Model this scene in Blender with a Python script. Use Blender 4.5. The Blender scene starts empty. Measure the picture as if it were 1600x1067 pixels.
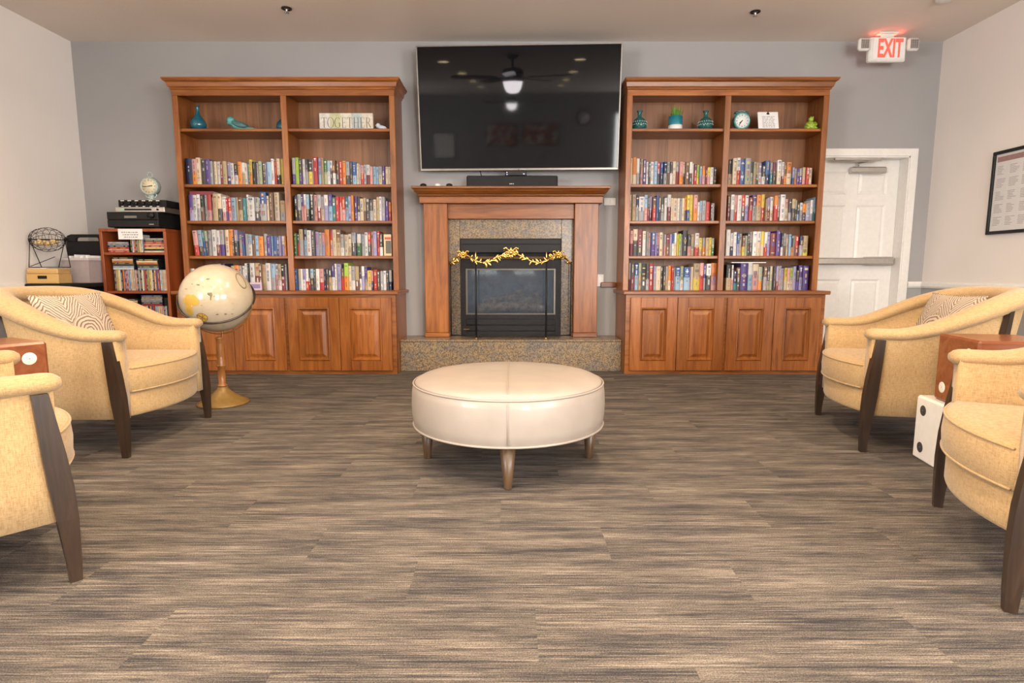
import bpy, math, random
from math import sin, cos, pi, radians as R
from mathutils import Vector, Matrix
random.seed(7)
SC = bpy.context.scene
COL = SC.collection

# ------------------------------------------------------------------ camera
EYE = .94
PITCH = math.atan(113/894)
cam = bpy.data.cameras.new('camera'); cam.sensor_width = 36; cam.lens = 36*894/1600
cam.clip_start = .05
co = bpy.data.objects.new('camera', cam); COL.objects.link(co)
co.location = (0, 0, EYE); co.rotation_euler = (pi/2-PITCH, 0, 0)
SC.camera = co
# ------------------------------------------------------------------ view, world
SC.view_settings.view_transform = 'Standard'; SC.view_settings.look = 'None'
SC.view_settings.gamma = 1; SC.view_settings.use_curve_mapping = False
SC.view_settings.exposure = 0.25
W = bpy.data.worlds.new('sky'); SC.world = W; W.use_nodes = True
W.node_tree.nodes['Background'].inputs[0].default_value = (.88, .97, .95, 1)
W.node_tree.nodes['Background'].inputs[1].default_value = 5.0
# daylight through the rear window; both side windows are added light sources
DAY = (1.0, .975, .95)
def area_light(name, loc, rot, sx, sy, power, color):
    l = bpy.data.lights.new(name, 'AREA'); l.shape = 'RECTANGLE'; l.size = sx; l.size_y = sy
    l.energy = power; l.color = color
    o = bpy.data.objects.new(name, l); o.location = loc; o.rotation_euler = rot; COL.objects.link(o); return o
area_light('daylight_rear_window', (2.3, -3.93, 1.45), (R(90), 0, 0), 1.15, 2.2, 200, DAY)
area_light('added_daylight_left', (-4.0, -1.6, 1.6), (0, R(-90), 0), 1.5, 2.6, 230, DAY)
area_light('added_daylight_right', (3.92, -1.6, 1.6), (0, R(90), 0), 1.5, 2.6, 230, DAY)
LAMP_W = 22
WARM = (1.0, .76, .50); COOL = (1.0, .95, .92)

# ------------------------------------------------------------------ helpers
CT, ST = cos(PITCH), sin(PITCH)
def at(px, py, Y):
    """world point on the plane y = Y read off the photograph"""
    u = px-800; up = 533.5-py
    k = Y/(894*CT+up*ST)
    return u*k, EYE+(-894*ST+up*CT)*k

class MB:
    def __init__(s): s.v = []; s.f = []; s.m = []; s.s = []; s.c = []; s.usec = False
    def add(s, vs, fs, mat=0, smooth=False, M=None, col=None):
        b = len(s.v)
        for p in vs:
            p = Vector(p)
            s.v.append(M @ p if M is not None else p)
        for f in fs:
            s.f.append([b+i for i in f]); s.m.append(mat); s.s.append(smooth)
            s.c.append(col or (1, 1, 1))
            if col: s.usec = True
        return s
    def box(s, x0, x1, y0, y1, z0, z1, mat=0, M=None, col=None):
        vs = [(x, y, z) for x in (x0, x1) for y in (y0, y1) for z in (z0, z1)]
        fs = [(0,1,3,2),(4,6,7,5),(0,4,5,1),(2,3,7,6),(0,2,6,4),(1,5,7,3)]
        return s.add(vs, fs, mat, False, M, col)
    def cbox(s, x0, x1, y0, y1, z0, z1, b=.004, mat=0, M=None, col=None):
        b = min(b, .49*(x1-x0), .49*(y1-y0), .49*(z1-z0))
        X = (x0, x1); Y = (y0, y1); Z = (z0, z1); vs = []; idx = {}
        for i in (0, 1):
            for j in (0, 1):
                for k in (0, 1):
                    dx = b if i == 0 else -b; dy = b if j == 0 else -b; dz = b if k == 0 else -b
                    for a, p in enumerate(((X[i], Y[j]+dy, Z[k]+dz), (X[i]+dx, Y[j], Z[k]+dz), (X[i]+dx, Y[j]+dy, Z[k]))):
                        idx[i, j, k, a] = len(vs); vs.append(p)
        fs = []
        for i in (0, 1):
            q = [idx[i, j, k, 0] for j, k in ((0,0),(1,0),(1,1),(0,1))]; fs.append(q if i else q[::-1])
            q = [idx[j, i, k, 1] for j, k in ((0,0),(0,1),(1,1),(1,0))]; fs.append(q if i else q[::-1])
            q = [idx[j, k, i, 2] for j, k in ((0,0),(1,0),(1,1),(0,1))]; fs.append(q if i else q[::-1])
        for i in (0, 1):
            for j in (0, 1):
                q = [idx[i,j,0,0], idx[i,j,1,0], idx[i,j,1,1], idx[i,j,0,1]]; fs.append(q if i == j else q[::-1])
                q = [idx[i,0,j,0], idx[i,0,j,2], idx[i,1,j,2], idx[i,1,j,0]]; fs.append(q if i == j else q[::-1])
                q = [idx[0,i,j,1], idx[1,i,j,1], idx[1,i,j,2], idx[0,i,j,2]]; fs.append(q if i == j else q[::-1])
        for i in (0, 1):
            for j in (0, 1):
                for k in (0, 1):
                    q = [idx[i,j,k,a] for a in (0, 1, 2)]; fs.append(q if (i+j+k) % 2 else q[::-1])
        return s.add(vs, fs, mat, False, M, col)
    def loft(s, rings, closed=True, cap0=False, cap1=False, mat=0, smooth=True, M=None, col=None):
        n = len(rings[0]); vs = [p for r in rings for p in r]; fs = []
        for a in range(len(rings)-1):
            for i in range(n if closed else n-1):
                j = (i+1) % n
                fs.append((a*n+i, a*n+j, (a+1)*n+j, (a+1)*n+i))
        if cap0: fs.append(list(range(n))[::-1])
        if cap1: fs.append([(len(rings)-1)*n+i for i in range(n)])
        return s.add(vs, fs, mat, smooth, M, col)
    def lathe(s, prof, seg=24, c=(0, 0, 0), mat=0, smooth=True, M=None, sx=1, sy=1, cap=True):
        rings = [[(c[0]+sx*r*cos(2*pi*i/seg), c[1]+sy*r*sin(2*pi*i/seg), c[2]+z) for i in range(seg)] for r, z in prof]
        return s.loft(rings, True, cap, cap, mat, smooth, M)
    def tube(s, path, r, seg=8, closed=False, mat=0, M=None, smooth=True, flat=1.0):
        P = [Vector(p) for p in path]; n = len(P); rings = []
        up = None
        for i in range(n):
            if closed: t = P[(i+1) % n]-P[i-1]
            else: t = P[min(i+1, n-1)]-P[max(i-1, 0)]
            t.normalize()
            if up is None:
                up = Vector((0, 0, 1)) if abs(t.z) < .9 else Vector((0, 1, 0))
            a = t.cross(up)
            if a.length < 1e-5: a = t.orthogonal()
            a.normalize(); b = a.cross(t); up = b
            rr = r[i] if isinstance(r, (list, tuple)) else r
            rings.append([P[i]+a*rr*cos(2*pi*k/seg)+b*rr*flat*sin(2*pi*k/seg) for k in range(seg)])
        if closed: rings.append(rings[0])
        return s.loft(rings, True, not closed, not closed, mat, smooth, M)
    def ball(s, c, r, seg=16, rings=10, mat=0, M=None, sx=1, sy=1, sz=1):
        prof = [(r*sin(pi*i/rings) if 0 < i < rings else r*.01, -r*cos(pi*i/rings)*sz) for i in range(rings+1)]
        return s.lathe(prof, seg, c, mat, True, M, sx, sy)
    def prism(s, poly, y0, y1, mat=0, axis='y', M=None, col=None, smooth=False):
        """outline extruded along an axis; poly in the other two axes"""
        n = len(poly)
        def P(a, b, t): return {'y': (a, t, b), 'z': (a, b, t), 'x': (t, a, b)}[axis]
        vs = [P(a, b, y0) for a, b in poly]+[P(a, b, y1) for a, b in poly]
        fs = [(i, (i+1) % n, n+(i+1) % n, n+i) for i in range(n)]+[list(range(n))[::-1], [n+i for i in range(n)]]
        return s.add(vs, fs, mat, smooth, M, col)
    def quad(s, a, b, c, d, mat=0, M=None, col=None): return s.add((a, b, c, d), ((0, 1, 2, 3),), mat, False, M, col)
    def mesh(s, name, mats):
        me = bpy.data.meshes.new(name)
        me.from_pydata([tuple(p) for p in s.v], [], s.f)
        for m in (mats if isinstance(mats, (list, tuple)) else [mats]): me.materials.append(m)
        me.polygons.foreach_set('material_index', s.m)
        me.polygons.foreach_set('use_smooth', s.s)
        if s.usec:
            a = me.color_attributes.new('Col', 'FLOAT_COLOR', 'CORNER'); d = []
            for f, c in zip(s.f, s.c): d += [c[0], c[1], c[2], 1.0]*len(f)
            a.data.foreach_set('color', d)
        import bmesh
        bm = bmesh.new(); bm.from_mesh(me); bmesh.ops.recalc_face_normals(bm, faces=bm.faces); bm.to_mesh(me); bm.free()
        return me
    def build(s, name, mats, parent=None, world=False, flip=False):
        """world=True: vertices are world coordinates, moved into the (unrotated) parent's frame"""
        if world and parent is not None:
            L = parent.location; q = parent.parent
            L = Vector(L)
            if q is not None: L = L+Vector(q.location)
            s.v = [p-L for p in s.v]
        o = bpy.data.objects.new(name, s.mesh(name, mats)); COL.objects.link(o)
        if parent is not None: o.parent = parent
        return o
    def own(s, name, mats, base=None):
        """a top-level mesh with its origin at its own base"""
        if base is None:
            xs = [p.x for p in s.v]; ys = [p.y for p in s.v]; zs = [p.z for p in s.v]
            base = Vector(((min(xs)+max(xs))/2, (min(ys)+max(ys))/2, min(zs)))
        base = Vector(base); s.v = [p-base for p in s.v]
        o = s.build(name, mats); o.location = base; return o

def tag(o, label, cat, group=None):
    o['label'] = label; o['category'] = cat
    if group: o['group'] = group
    return o
def thing(name, label, cat, loc=(0, 0, 0), rz=0, group=None, rx=0, ry=0):
    o = bpy.data.objects.new(name, None); COL.objects.link(o); o.empty_display_size = .1
    o.location = loc; o.rotation_euler = (rx, ry, rz)
    return tag(o, label, cat, group)
def structure(o): o['kind'] = 'structure'; return o
def copy_tree(o, parent=None):
    c = o.copy(); COL.objects.link(c); c.parent = parent
    for ch in o.children: copy_tree(ch, c)
    return c
def label(o, t): o['label'] = t; return o
def smooth01(t): t = max(0, min(1, t)); return t*t*(3-2*t)
def text_mesh(name, body, size, mat, parent, M, extrude=.001, align='CENTER', spacing=1.0, sx=1.0, bold=0, fit=None):
    c = bpy.data.curves.new(name, 'FONT'); c.body = body; c.size = size; c.extrude = extrude
    c.align_x = align; c.align_y = 'CENTER'; c.space_character = spacing; c.offset = bold
    t = bpy.data.objects.new(name+'_tmp', c); COL.objects.link(t)
    me = bpy.data.meshes.new_from_object(t.evaluated_get(bpy.context.evaluated_depsgraph_get()))
    bpy.data.objects.remove(t); bpy.data.curves.remove(c)
    if fit:
        xs = [v.co.x for v in me.vertices]; ys = [v.co.y for v in me.vertices]
        me.transform(Matrix.Diagonal((fit[0]/(max(xs)-min(xs)), fit[1]/(max(ys)-min(ys)), 1, 1)) @ Matrix.Translation((-(min(xs)+max(xs))/2, -(min(ys)+max(ys))/2, 0)))
    me.transform(M @ Matrix.Diagonal((sx, 1, 1, 1))); me.materials.clear(); me.materials.append(mat)
    o = bpy.data.objects.new(name, me); COL.objects.link(o); o.parent = parent
    return o
FACE = Matrix.Rotation(pi/2, 4, 'X')           # text lying in xy -> upright, facing -y

# ------------------------------------------------------------------ materials
def lin(r, g, b):
    f = lambda c: ((c/255+.055)/1.055)**2.4 if c > 10 else c/255/12.92
    return (f(r), f(g), f(b))
def nodes(name):
    m = bpy.data.materials.new(name); m.use_nodes = True
    t = m.node_tree; return m, t, t.nodes['Principled BSDF']
def N(t, kind, **kw):
    n = t.nodes.new('ShaderNode'+kind)
    for k, v in kw.items(): setattr(n, k, v)
    return n
def math_(t, op, a, b=None, c=None):
    n = N(t, 'Math', operation=op)
    for i, x in enumerate((a, b, c)):
        if x is None: continue
        if isinstance(x, (int, float)): n.inputs[i].default_value = x
        else: t.links.new(x, n.inputs[i])
    return n.outputs[0]
def mixc(t, fac, a, b):
    n = N(t, 'Mix', data_type='RGBA')
    for i, x in ((0, fac), (6, a), (7, b)):
        if isinstance(x, (int, float)): n.inputs[i].default_value = x
        elif isinstance(x, tuple): n.inputs[i].default_value = (*x[:3], 1)
        else: t.links.new(x, n.inputs[i])
    return n.outputs[2]
def ramp(t, fac, stops):
    n = N(t, 'ValToRGB'); e = n.color_ramp.elements
    while len(e) < len(stops): e.new(.5)
    for el, (p, c) in zip(e, stops): el.position = p; el.color = (*c[:3], 1)
    t.links.new(fac, n.inputs[0]); return n.outputs[0]
def coords(t, scale=(1, 1, 1), kind='Object', add=None):
    tc = N(t, 'TexCoord'); mp = N(t, 'Mapping'); mp.inputs['Scale'].default_value = scale
    src = tc.outputs[kind]
    if add is not None:
        v = N(t, 'VectorMath', operation='ADD'); t.links.new(src, v.inputs[0]); t.links.new(add, v.inputs[1]); src = v.outputs[0]
    t.links.new(src, mp.inputs[0]); return mp.outputs[0]
def noise(t, vec, scale=5, detail=3, rough=.5, dist=0):
    n = N(t, 'TexNoise'); t.links.new(vec, n.inputs['Vector'])
    n.inputs['Scale'].default_value = scale; n.inputs['Detail'].default_value = detail
    n.inputs['Roughness'].default_value = rough; n.inputs['Distortion'].default_value = dist
    return n.outputs['Fac']
def bump(t, bs, h, strength=.3, dist=.002):
    n = N(t, 'Bump'); n.inputs['Strength'].default_value = strength; n.inputs['Distance'].default_value = dist
    t.links.new(h, n.inputs['Height']); t.links.new(n.outputs[0], bs.inputs['Normal'])
def plain(name, c, rough=.5, metal=0, spec=.5, var=.12, scale=30, bmp=0, emit=None, es=0, coat=0):
    m, t, b = nodes(name)
    v = coords(t); f = noise(t, v, scale, 3)
    lo = tuple(x*(1-var) for x in c); hi = tuple(min(1, x*(1+var)) for x in c)
    t.links.new(ramp(t, f, [(.3, lo), (.7, hi)]), b.inputs['Base Color'])
    b.inputs['Roughness'].default_value = rough; b.inputs['Metallic'].default_value = metal
    b.inputs['Specular IOR Level'].default_value = spec
    b.inputs['Coat Weight'].default_value = coat
    if bmp: bump(t, b, f, bmp, .001)
    if emit: b.inputs['Emission Color'].default_value = (*emit, 1); b.inputs['Emission Strength'].default_value = es
    return m
def wood(name, c1, c2, c3, axis='z', rough=.35, scale=1.0, spread=.35):
    m, t, b = nodes(name)
    oi = N(t, 'ObjectInfo')
    rnd = N(t, 'CombineXYZ')
    for i in range(3): t.links.new(math_(t, 'MULTIPLY', oi.outputs['Random'], 7.0+3*i), rnd.inputs[i])
    k = {'x': (1.2, 14, 14), 'y': (14, 1.2, 14), 'z': (14, 14, 1.2)}[axis]
    v = coords(t, tuple(q*scale for q in k), add=rnd.outputs[0])
    g = noise(t, v, 1.6, 5, .6, 1.2)
    fine = noise(t, v, 9, 3, .6)
    col = ramp(t, g, [(.3, c1), (.5, c2), (.72, c3)])
    col = mixc(t, math_(t, 'MULTIPLY', fine, .35), col, tuple(x*.6 for x in c1))
    hs = N(t, 'HueSaturation'); t.links.new(col, hs.inputs['Color'])
    t.links.new(math_(t, 'ADD', math_(t, 'MULTIPLY', oi.outputs['Random'], spread), 1-spread/2), hs.inputs['Value'])
    t.links.new(hs.outputs[0], b.inputs['Base Color'])
    b.inputs['Roughness'].default_value = rough; b.inputs['Coat Weight'].default_value = .15; b.inputs['Coat Roughness'].default_value = .3
    bump(t, b, fine, .08, .001)
    return m
A1, A2, A3 = (.15, .040, .006), (.285, .088, .013), (.39, .140, .028)
M = {}
M['wood'] = wood('cabinet_wood', A1, A2, A3, 'z')
M['woodh'] = wood('cabinet_wood_across', A1, A2, A3, 'x')
M['woodback'] = wood('cabinet_back_wood', (.19, .078, .030), (.27, .115, .048), (.33, .155, .070), 'z', .5, .7)
M['media'] = wood('media_shelf_wood', (.20, .040, .010), (.30, .065, .016), (.36, .09, .025), 'z', .35, .6, .1)
M['dark'] = wood('dark_walnut', (.014, .008, .005), (.034, .018, .010), (.060, .033, .019), 'z', .35, 1.5, .15)
M['brownleg'] = wood('mid_walnut', (.055, .030, .014), (.10, .055, .026), (.135, .078, .042), 'z', .4, 1.5, .15)
M['die'] = wood('red_brown_wood', (.17, .042, .012), (.24, .070, .022), (.30, .10, .04), 'x', .25, .6, .1)
M['bamboo'] = wood('light_box_wood', (.52, .30, .09), (.62, .38, .13), (.70, .45, .17), 'x', .5, .7, .1)
M['stand'] = wood('globe_stand_wood', (.24, .09, .02), (.33, .13, .03), (.40, .18, .05), 'z', .35, 1.2, .1)
def wallpaint(name, c, sc=220, st=.10):
    m, t, b = nodes(name); v = coords(t)
    f = noise(t, v, sc, 3); g = noise(t, v, 1.3, 2)
    t.links.new(ramp(t, g, [(.3, tuple(x*.97 for x in c)), (.7, tuple(min(1, x*1.03) for x in c))]), b.inputs['Base Color'])
    b.inputs['Roughness'].default_value = .75; b.inputs['Specular IOR Level'].default_value = .3
    bump(t, b, f, st, .002); return m
M['wallgrey'] = wallpaint('grey_wall_paint', (.345, .335, .333))
M['wallbeige'] = wallpaint('beige_wall_paint', (.80, .745, .70))
M['ceil'] = wallpaint('textured_ceiling_paint', (.80, .71, .63), 75, .55)
M['white'] = plain('white_gloss_paint', (.78, .75, .71), .35, var=.03)
M['whiteplastic'] = plain('white_plastic', (.74, .72, .68), .4, var=.03)
M['black'] = plain('black_plastic', (.009, .009, .010), .4, var=.2, spec=.3)
M['blackm'] = plain('black_metal', (.011, .010, .011), .5, 0, var=.2, spec=.3)
M['satin'] = plain('black_satin', (.010, .0095, .010), .6, var=.2, spec=.25)
M['silver'] = plain('brushed_metal', (.55, .53, .50), .3, .9, var=.06)
M['bezel'] = plain('champagne_metal', (.26, .23, .20), .35, .8, var=.06)
M['gold'] = plain('polished_gold', (.80, .52, .16), .25, 1, var=.12, scale=60)
M['brass'] = plain('brass_paint', (.22, .125, .030), .45, .15, var=.1)
M['oldbrass'] = plain('aged_brass', (.10, .058, .018), .5, .0, var=.15, spec=.3)
M['paper'] = plain('white_paper', (.80, .78, .77), .7, var=.02)
M['ink'] = plain('grey_ink', (.24, .22, .23), .7, var=.1)
M['cream'] = plain('cream_leather', (.33, .28, .24), .42, var=.05, scale=9, bmp=.05, coat=.15)
M['teal'] = plain('teal_glaze', (.015, .12, .17), .12, var=.1, coat=.5)
M['aqua'] = plain('aqua_glaze', (.10, .36, .34), .25, var=.25, scale=60, coat=.3)
M['aquad'] = plain('dark_aqua', (.05, .14, .14), .4, var=.2)
M['green'] = plain('lime_glaze', (.30, .42, .04), .2, var=.3, scale=80, coat=.4)
M['leaf'] = plain('plant_leaf', (.10, .26, .02), .5, var=.4, scale=50)
M['porcelain'] = plain('pale_porcelain', (.55, .60, .66), .3, var=.08)
M['clockface'] = plain('clock_face_cream', (.70, .62, .44), .5, var=.05)
M['verdigris'] = plain('verdigris_metal', (.42, .50, .47), .5, .2, var=.25, scale=90)
M['bin'] = plain('taupe_bin', (.36, .30, .30), .6, var=.05)
M['bin2'] = plain('pale_bin_end', (.55, .50, .49), .6, var=.05)
M['red'] = plain('exit_red', (.9, .05, .03), .4, emit=(1, .08, .05), es=1.2)
M['redsoft'] = plain('red_label', (.45, .06, .04), .6)
M['pip'] = plain('white_pip', (.70, .66, .60), .5, var=.08)
M['pipd'] = plain('dark_pip', (.05, .045, .05), .5)
M['whitedie'] = plain('white_die_paint', (.72, .69, .65), .3, var=.03)
M['lampon'] = plain('lamp_lens', (.9, .8, .6), .4, emit=(1.0, .74, .42), es=30)
M['fanglass'] = plain('fan_glass_lit', (.9, .9, .9), .4, emit=(1.0, .93, .95), es=32)
M['balls'] = plain('bingo_ball', (.70, .50, .22), .4, var=.2)
M['taupe'] = plain('hearth_sand', (.45, .40, .34), .9, var=.25, scale=120)
M['log'] = plain('ceramic_log', (.22, .155, .11), .9, var=.6, scale=25, bmp=.6)
M['fireback'] = plain('firebox_liner', (.13, .17, .22), .7, var=.3, scale=12)
def glassmat(name, c, rough=.03, alpha=.3, tint=(1, 1, 1), shine=0):
    m, t, b = nodes(name)
    out = t.nodes['Material Output']
    b.inputs['Base Color'].default_value = (*c, 1); b.inputs['Roughness'].default_value = rough
    tr = N(t, 'BsdfTransparent'); tr.inputs[0].default_value = (*tint, 1)
    mx = N(t, 'MixShader')
    f = noise(t, coords(t), 90, 3)
    t.links.new(math_(t, 'MULTIPLY_ADD', f, alpha*.5, alpha*.75), mx.inputs[0])
    t.links.new(tr.outputs[0], mx.inputs[1]); t.links.new(b.outputs[0], mx.inputs[2])
    last = mx
    if shine:
        gl = N(t, 'BsdfGlossy'); gl.inputs['Roughness'].default_value = .02; m2 = N(t, 'MixShader'); m2.inputs[0].default_value = shine
        t.links.new(mx.outputs[0], m2.inputs[1]); t.links.new(gl.outputs[0], m2.inputs[2]); last = m2
    t.links.new(last.outputs[0], out.inputs[0]); return m
M['fireglass'] = glassmat('dust_and_painted_reflection_glass', (.085, .15, .24), .06, .27, shine=.055)  # blue room reflection painted into the glass colour, along with dust haze
M['mesh'] = glassmat('fire_screen_mesh', (.015, .014, .014), .6, .28)
M['windowglass'] = glassmat('window_glass', (.5, .55, .6), .02, .12)
M['greenglass'] = glassmat('teal_bottle_glass', (.03, .13, .13), .06, .70, (.5, .85, .8))
def screenmat():
    m, t, b = nodes('tv_screen_glass')
    f = noise(t, coords(t), 3, 1)
    t.links.new(ramp(t, f, [(0, (.004, .004, .005)), (1, (.006, .006, .007))]), b.inputs['Base Color'])
    b.inputs['Roughness'].default_value = .045; b.inputs['Specular IOR Level'].default_value = .24
    return m
M['screen'] = screenmat()
def bookmat():
    m, t, b = nodes('book_print')
    a = N(t, 'VertexColor'); a.layer_name = 'Col'
    f = noise(t, coords(t), 160, 3)
    hs = N(t, 'HueSaturation'); t.links.new(a.outputs[0], hs.inputs['Color'])
    t.links.new(math_(t, 'MULTIPLY_ADD', f, .4, .8), hs.inputs['Value'])
    t.links.new(hs.outputs[0], b.inputs['Base Color']); b.inputs['Roughness'].default_value = .45
    return m
M['book'] = bookmat()
def fabric():
    m, t, b = nodes('yellow_woven_fabric')
    v = coords(t); big = noise(t, v, 6, 3)
    w1 = noise(t, coords(t, (60, 60, 500)), 1, 2); w2 = noise(t, coords(t, (400, 400, 50)), 1, 2)
    w = math_(t, 'ADD', math_(t, 'MULTIPLY', w1, .5), math_(t, 'MULTIPLY', w2, .5))
    c = ramp(t, w, [(.38, (.31, .195, .088)), (.5, (.41, .272, .130)), (.62, (.47, .325, .172))])
    c = mixc(t, math_(t, 'MULTIPLY', big, .25), c, (.43, .26, .105))
    t.links.new(c, b.inputs['Base Color']); b.inputs['Roughness'].default_value = .85
    b.inputs['Specular IOR Level'].default_value = .2
    b.inputs['Sheen Weight'].default_value = .2
    bump(t, b, w, .25, .001); return m
M['fabric'] = fabric()
def granite(name):
    m, t, b = nodes(name); v = coords(t)
    warp = noise(t, coords(t, (1.6, 1.6, 2.6)), 2.4, 6, .7, 2.4)
    sp = noise(t, v, 95, 4, .75); vo = N(t, 'TexVoronoi'); t.links.new(v, vo.inputs['Vector']); vo.inputs['Scale'].default_value = 130
    base = ramp(t, warp, [(.28, (.17, .155, .15)), (.43, (.24, .20, .155)), (.54, (.36, .25, .13)), (.64, (.27, .205, .13)), (.75, (.22, .20, .185))])
    c = mixc(t, ramp(t, sp, [(.42, (.9, .9, .9)), (.55, (0, 0, 0))]), base, (.07, .055, .05))
    c = mixc(t, ramp(t, vo.outputs['Distance'], [(.0, (.4, .4, .4)), (.35, (0, 0, 0))]), c, (.42, .34, .25))
    t.links.new(c, b.inputs['Base Color']); b.inputs['Roughness'].default_value = .25
    return m
M['granite'] = granite('speckled_granite')
def carpet():
    m, t, b = nodes('striped_carpet')
    oi = N(t, 'ObjectInfo'); rnd = N(t, 'CombineXYZ')
    t.links.new(math_(t, 'MULTIPLY', oi.outputs['Random'], 31), rnd.inputs[0]); t.links.new(math_(t, 'MULTIPLY', oi.outputs['Random'], 17), rnd.inputs[1])
    a = rnd.outputs[0]
    broad = noise(t, coords(t, (2.2, 16, 1), add=a), 1, 4, .6)
    line = noise(t, coords(t, (2.6, 165, 1), add=a), 1, 4, .65)
    yarn = noise(t, coords(t, (14, 420, 1), add=a), 1, 3, .7)
    loop = noise(t, coords(t, (240, 330, 1)), 1, 2, .6)
    h = math_(t, 'ADD', math_(t, 'MULTIPLY', broad, .44), math_(t, 'MULTIPLY', line, .58))
    h = math_(t, 'ADD', h, math_(t, 'MULTIPLY', yarn, .42))
    h = math_(t, 'ADD', h, math_(t, 'MULTIPLY', math_(t, 'SUBTRACT', loop, .5), .40))
    h = math_(t, 'MULTIPLY', h, .694)
    c = ramp(t, h, [(.405, (.032, .031, .034)), (.465, (.068, .061, .059)), (.515, (.118, .099, .084)), (.565, (.188, .156, .128)), (.635, (.31, .27, .23))])
    t.links.new(c, b.inputs['Base Color']); b.inputs['Roughness'].default_value = .95; b.inputs['Specular IOR Level'].default_value = .1
    bump(t, b, math_(t, 'ADD', loop, yarn), .5, .003); return m
M['carpet'] = carpet()
def pillowmat():
    m, t, b = nodes('patterned_cushion_cloth')
    tc = N(t, 'TexCoord'); sx = N(t, 'SeparateXYZ'); t.links.new(tc.outputs['Object'], sx.inputs[0])
    u, v = sx.outputs[1], sx.outputs[2]
    wob = math_(t, 'MULTIPLY', math_(t, 'SUBTRACT', noise(t, coords(t), 18, 2), .5), .03)
    fu = math_(t, 'SUBTRACT', math_(t, 'MULTIPLY', math_(t, 'FRACT', math_(t, 'ADD', math_(t, 'MULTIPLY', u, 5.2), 100.5)), 1/5.2), .096)
    vv = math_(t, 'ADD', math_(t, 'ADD', v, .085), wob)
    d = math_(t, 'SQRT', math_(t, 'ADD', math_(t, 'MULTIPLY', fu, fu), math_(t, 'MULTIPLY', vv, vv)))
    ring = math_(t, 'SINE', math_(t, 'MULTIPLY', d, 310))
    chev = math_(t, 'SINE', math_(t, 'MULTIPLY', math_(t, 'ADD', math_(t, 'ADD', math_(t, 'ABSOLUTE', fu), math_(t, 'MULTIPLY', v, .8)), wob), 370))
    sel = math_(t, 'LESS_THAN', d, .105)
    pat = math_(t, 'ADD', math_(t, 'MULTIPLY', sel, ring), math_(t, 'MULTIPLY', math_(t, 'SUBTRACT', 1.0, sel), chev))
    ink = mixc(t, noise(t, coords(t), 9, 2), (.20, .095, .03), (.23, .19, .17))
    f = ramp(t, pat, [(.22, (0, 0, 0)), (.38, (1, 1, 1))])
    t.links.new(mixc(t, f, (.52, .44, .35), ink), b.inputs['Base Color'])
    b.inputs['Roughness'].default_value = .9; b.inputs['Specular IOR Level'].default_value = .15
    bump(t, b, noise(t, coords(t), 400, 2), .2, .001); return m
M['pillow'] = pillowmat()
def globemat():
    m, t, b = nodes('antique_globe_print'); v = coords(t)
    f = noise(t, v, 7, 5, .6); g = noise(t, v, 60, 3, .6)
    c = ramp(t, f, [(.3, (.52, .44, .325)), (.55, (.47, .385, .275)), (.75, (.42, .33, .20))])
    c = mixc(t, ramp(t, g, [(.62, (0, 0, 0)), (.70, (.5, .5, .5))]), c, (.30, .24, .15))
    t.links.new(c, b.inputs['Base Color']); b.inputs['Roughness'].default_value = .18; b.inputs['Coat Weight'].default_value = .5
    return m
M['globe'] = globemat()
def flat(name, c, rough=.6): return plain(name, c, rough, var=.06)
M['ochre'] = flat('map_ochre', (.55, .33, .06), .3); M['mapgrey'] = flat('map_olive', (.17, .14, .07), .3); M['mapink'] = flat('map_brown_ink', (.16, .09, .03), .3)

# ------------------------------------------------------------------ room shell
XL, XR, YB, YR, ZC = -4.085, 3.99, 5.60, -4.0, 3.03
def panel_wall(a0, a1, z0, z1, holes, put):
    """rectangle with rectangular holes, as a set of boxes; put(a0,a1,z0,z1) adds one"""
    ua = sorted({a0, a1, *[h[0] for h in holes], *[h[1] for h in holes]}); uz = sorted({z0, z1, *[h[2] for h in holes], *[h[3] for h in holes]})
    for i in range(len(ua)-1):
        for j in range(len(uz)-1):
            ca, cz = (ua[i]+ua[i+1])/2, (uz[j]+uz[j+1])/2
            if any(h[0] < ca < h[1] and h[2] < cz < h[3] for h in holes): continue
            put(ua[i], ua[i+1], uz[j], uz[j+1])
DX0, DX1, DZ = 2.86, 3.77, 2.0
b = MB(); panel_wall(XL-.1, XR+.1, -.03, ZC, [(-.4965, .4715, .2935, 1.2255), (DX0, DX1, -.03, DZ)], lambda a, c, d, e: b.box(a, c, YB, YB+.14, d, e))
wall_back = structure(b.build('wall_back', M['wallgrey']))
RAIL = .79
def side_wall(name, x0, x1, hole):
    b = MB(); panel_wall(YR, YB, RAIL, ZC, [hole], lambda a, c, d, e: b.box(x0, x1, a, c, d, e, 0))
    panel_wall(YR, YB, -.03, RAIL, [], lambda a, c, d, e: b.box(x0, x1, a, c, d, e, 1))
    return structure(b.build(name, [M['wallbeige'], M['wallgrey']]))
ADDED_WIN = (-2.95, -.25, .85, 2.35)  # opening for the side windows, added to let daylight in
side_wall('wall_left', XL-.1, XL, ADDED_WIN); side_wall('wall_right', XR, XR+.1, ADDED_WIN)
REARW = [(-1.1, -.35, .76, 1.26), (.0, .62, .76, 1.26), (1.72, 2.9, .35, 2.6)]
b = MB(); panel_wall(XL-.1, XR+.1, -.03, ZC, REARW, lambda a, c, d, e: b.box(a, c, YR-.1, YR, d, e))
structure(b.build('wall_rear', M['wallgrey']))
b = MB(); b.box(XL-.1, XR+.1, YR-.1, YB+.14, ZC, ZC+.1); structure(b.build('ceiling', M['ceil']))
b = MB(); b.box(XL-.1, XR+.1, YR-.1, YB+.3, -.10, -.0065); floor = structure(b.build('floor', M['carpet']))
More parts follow.
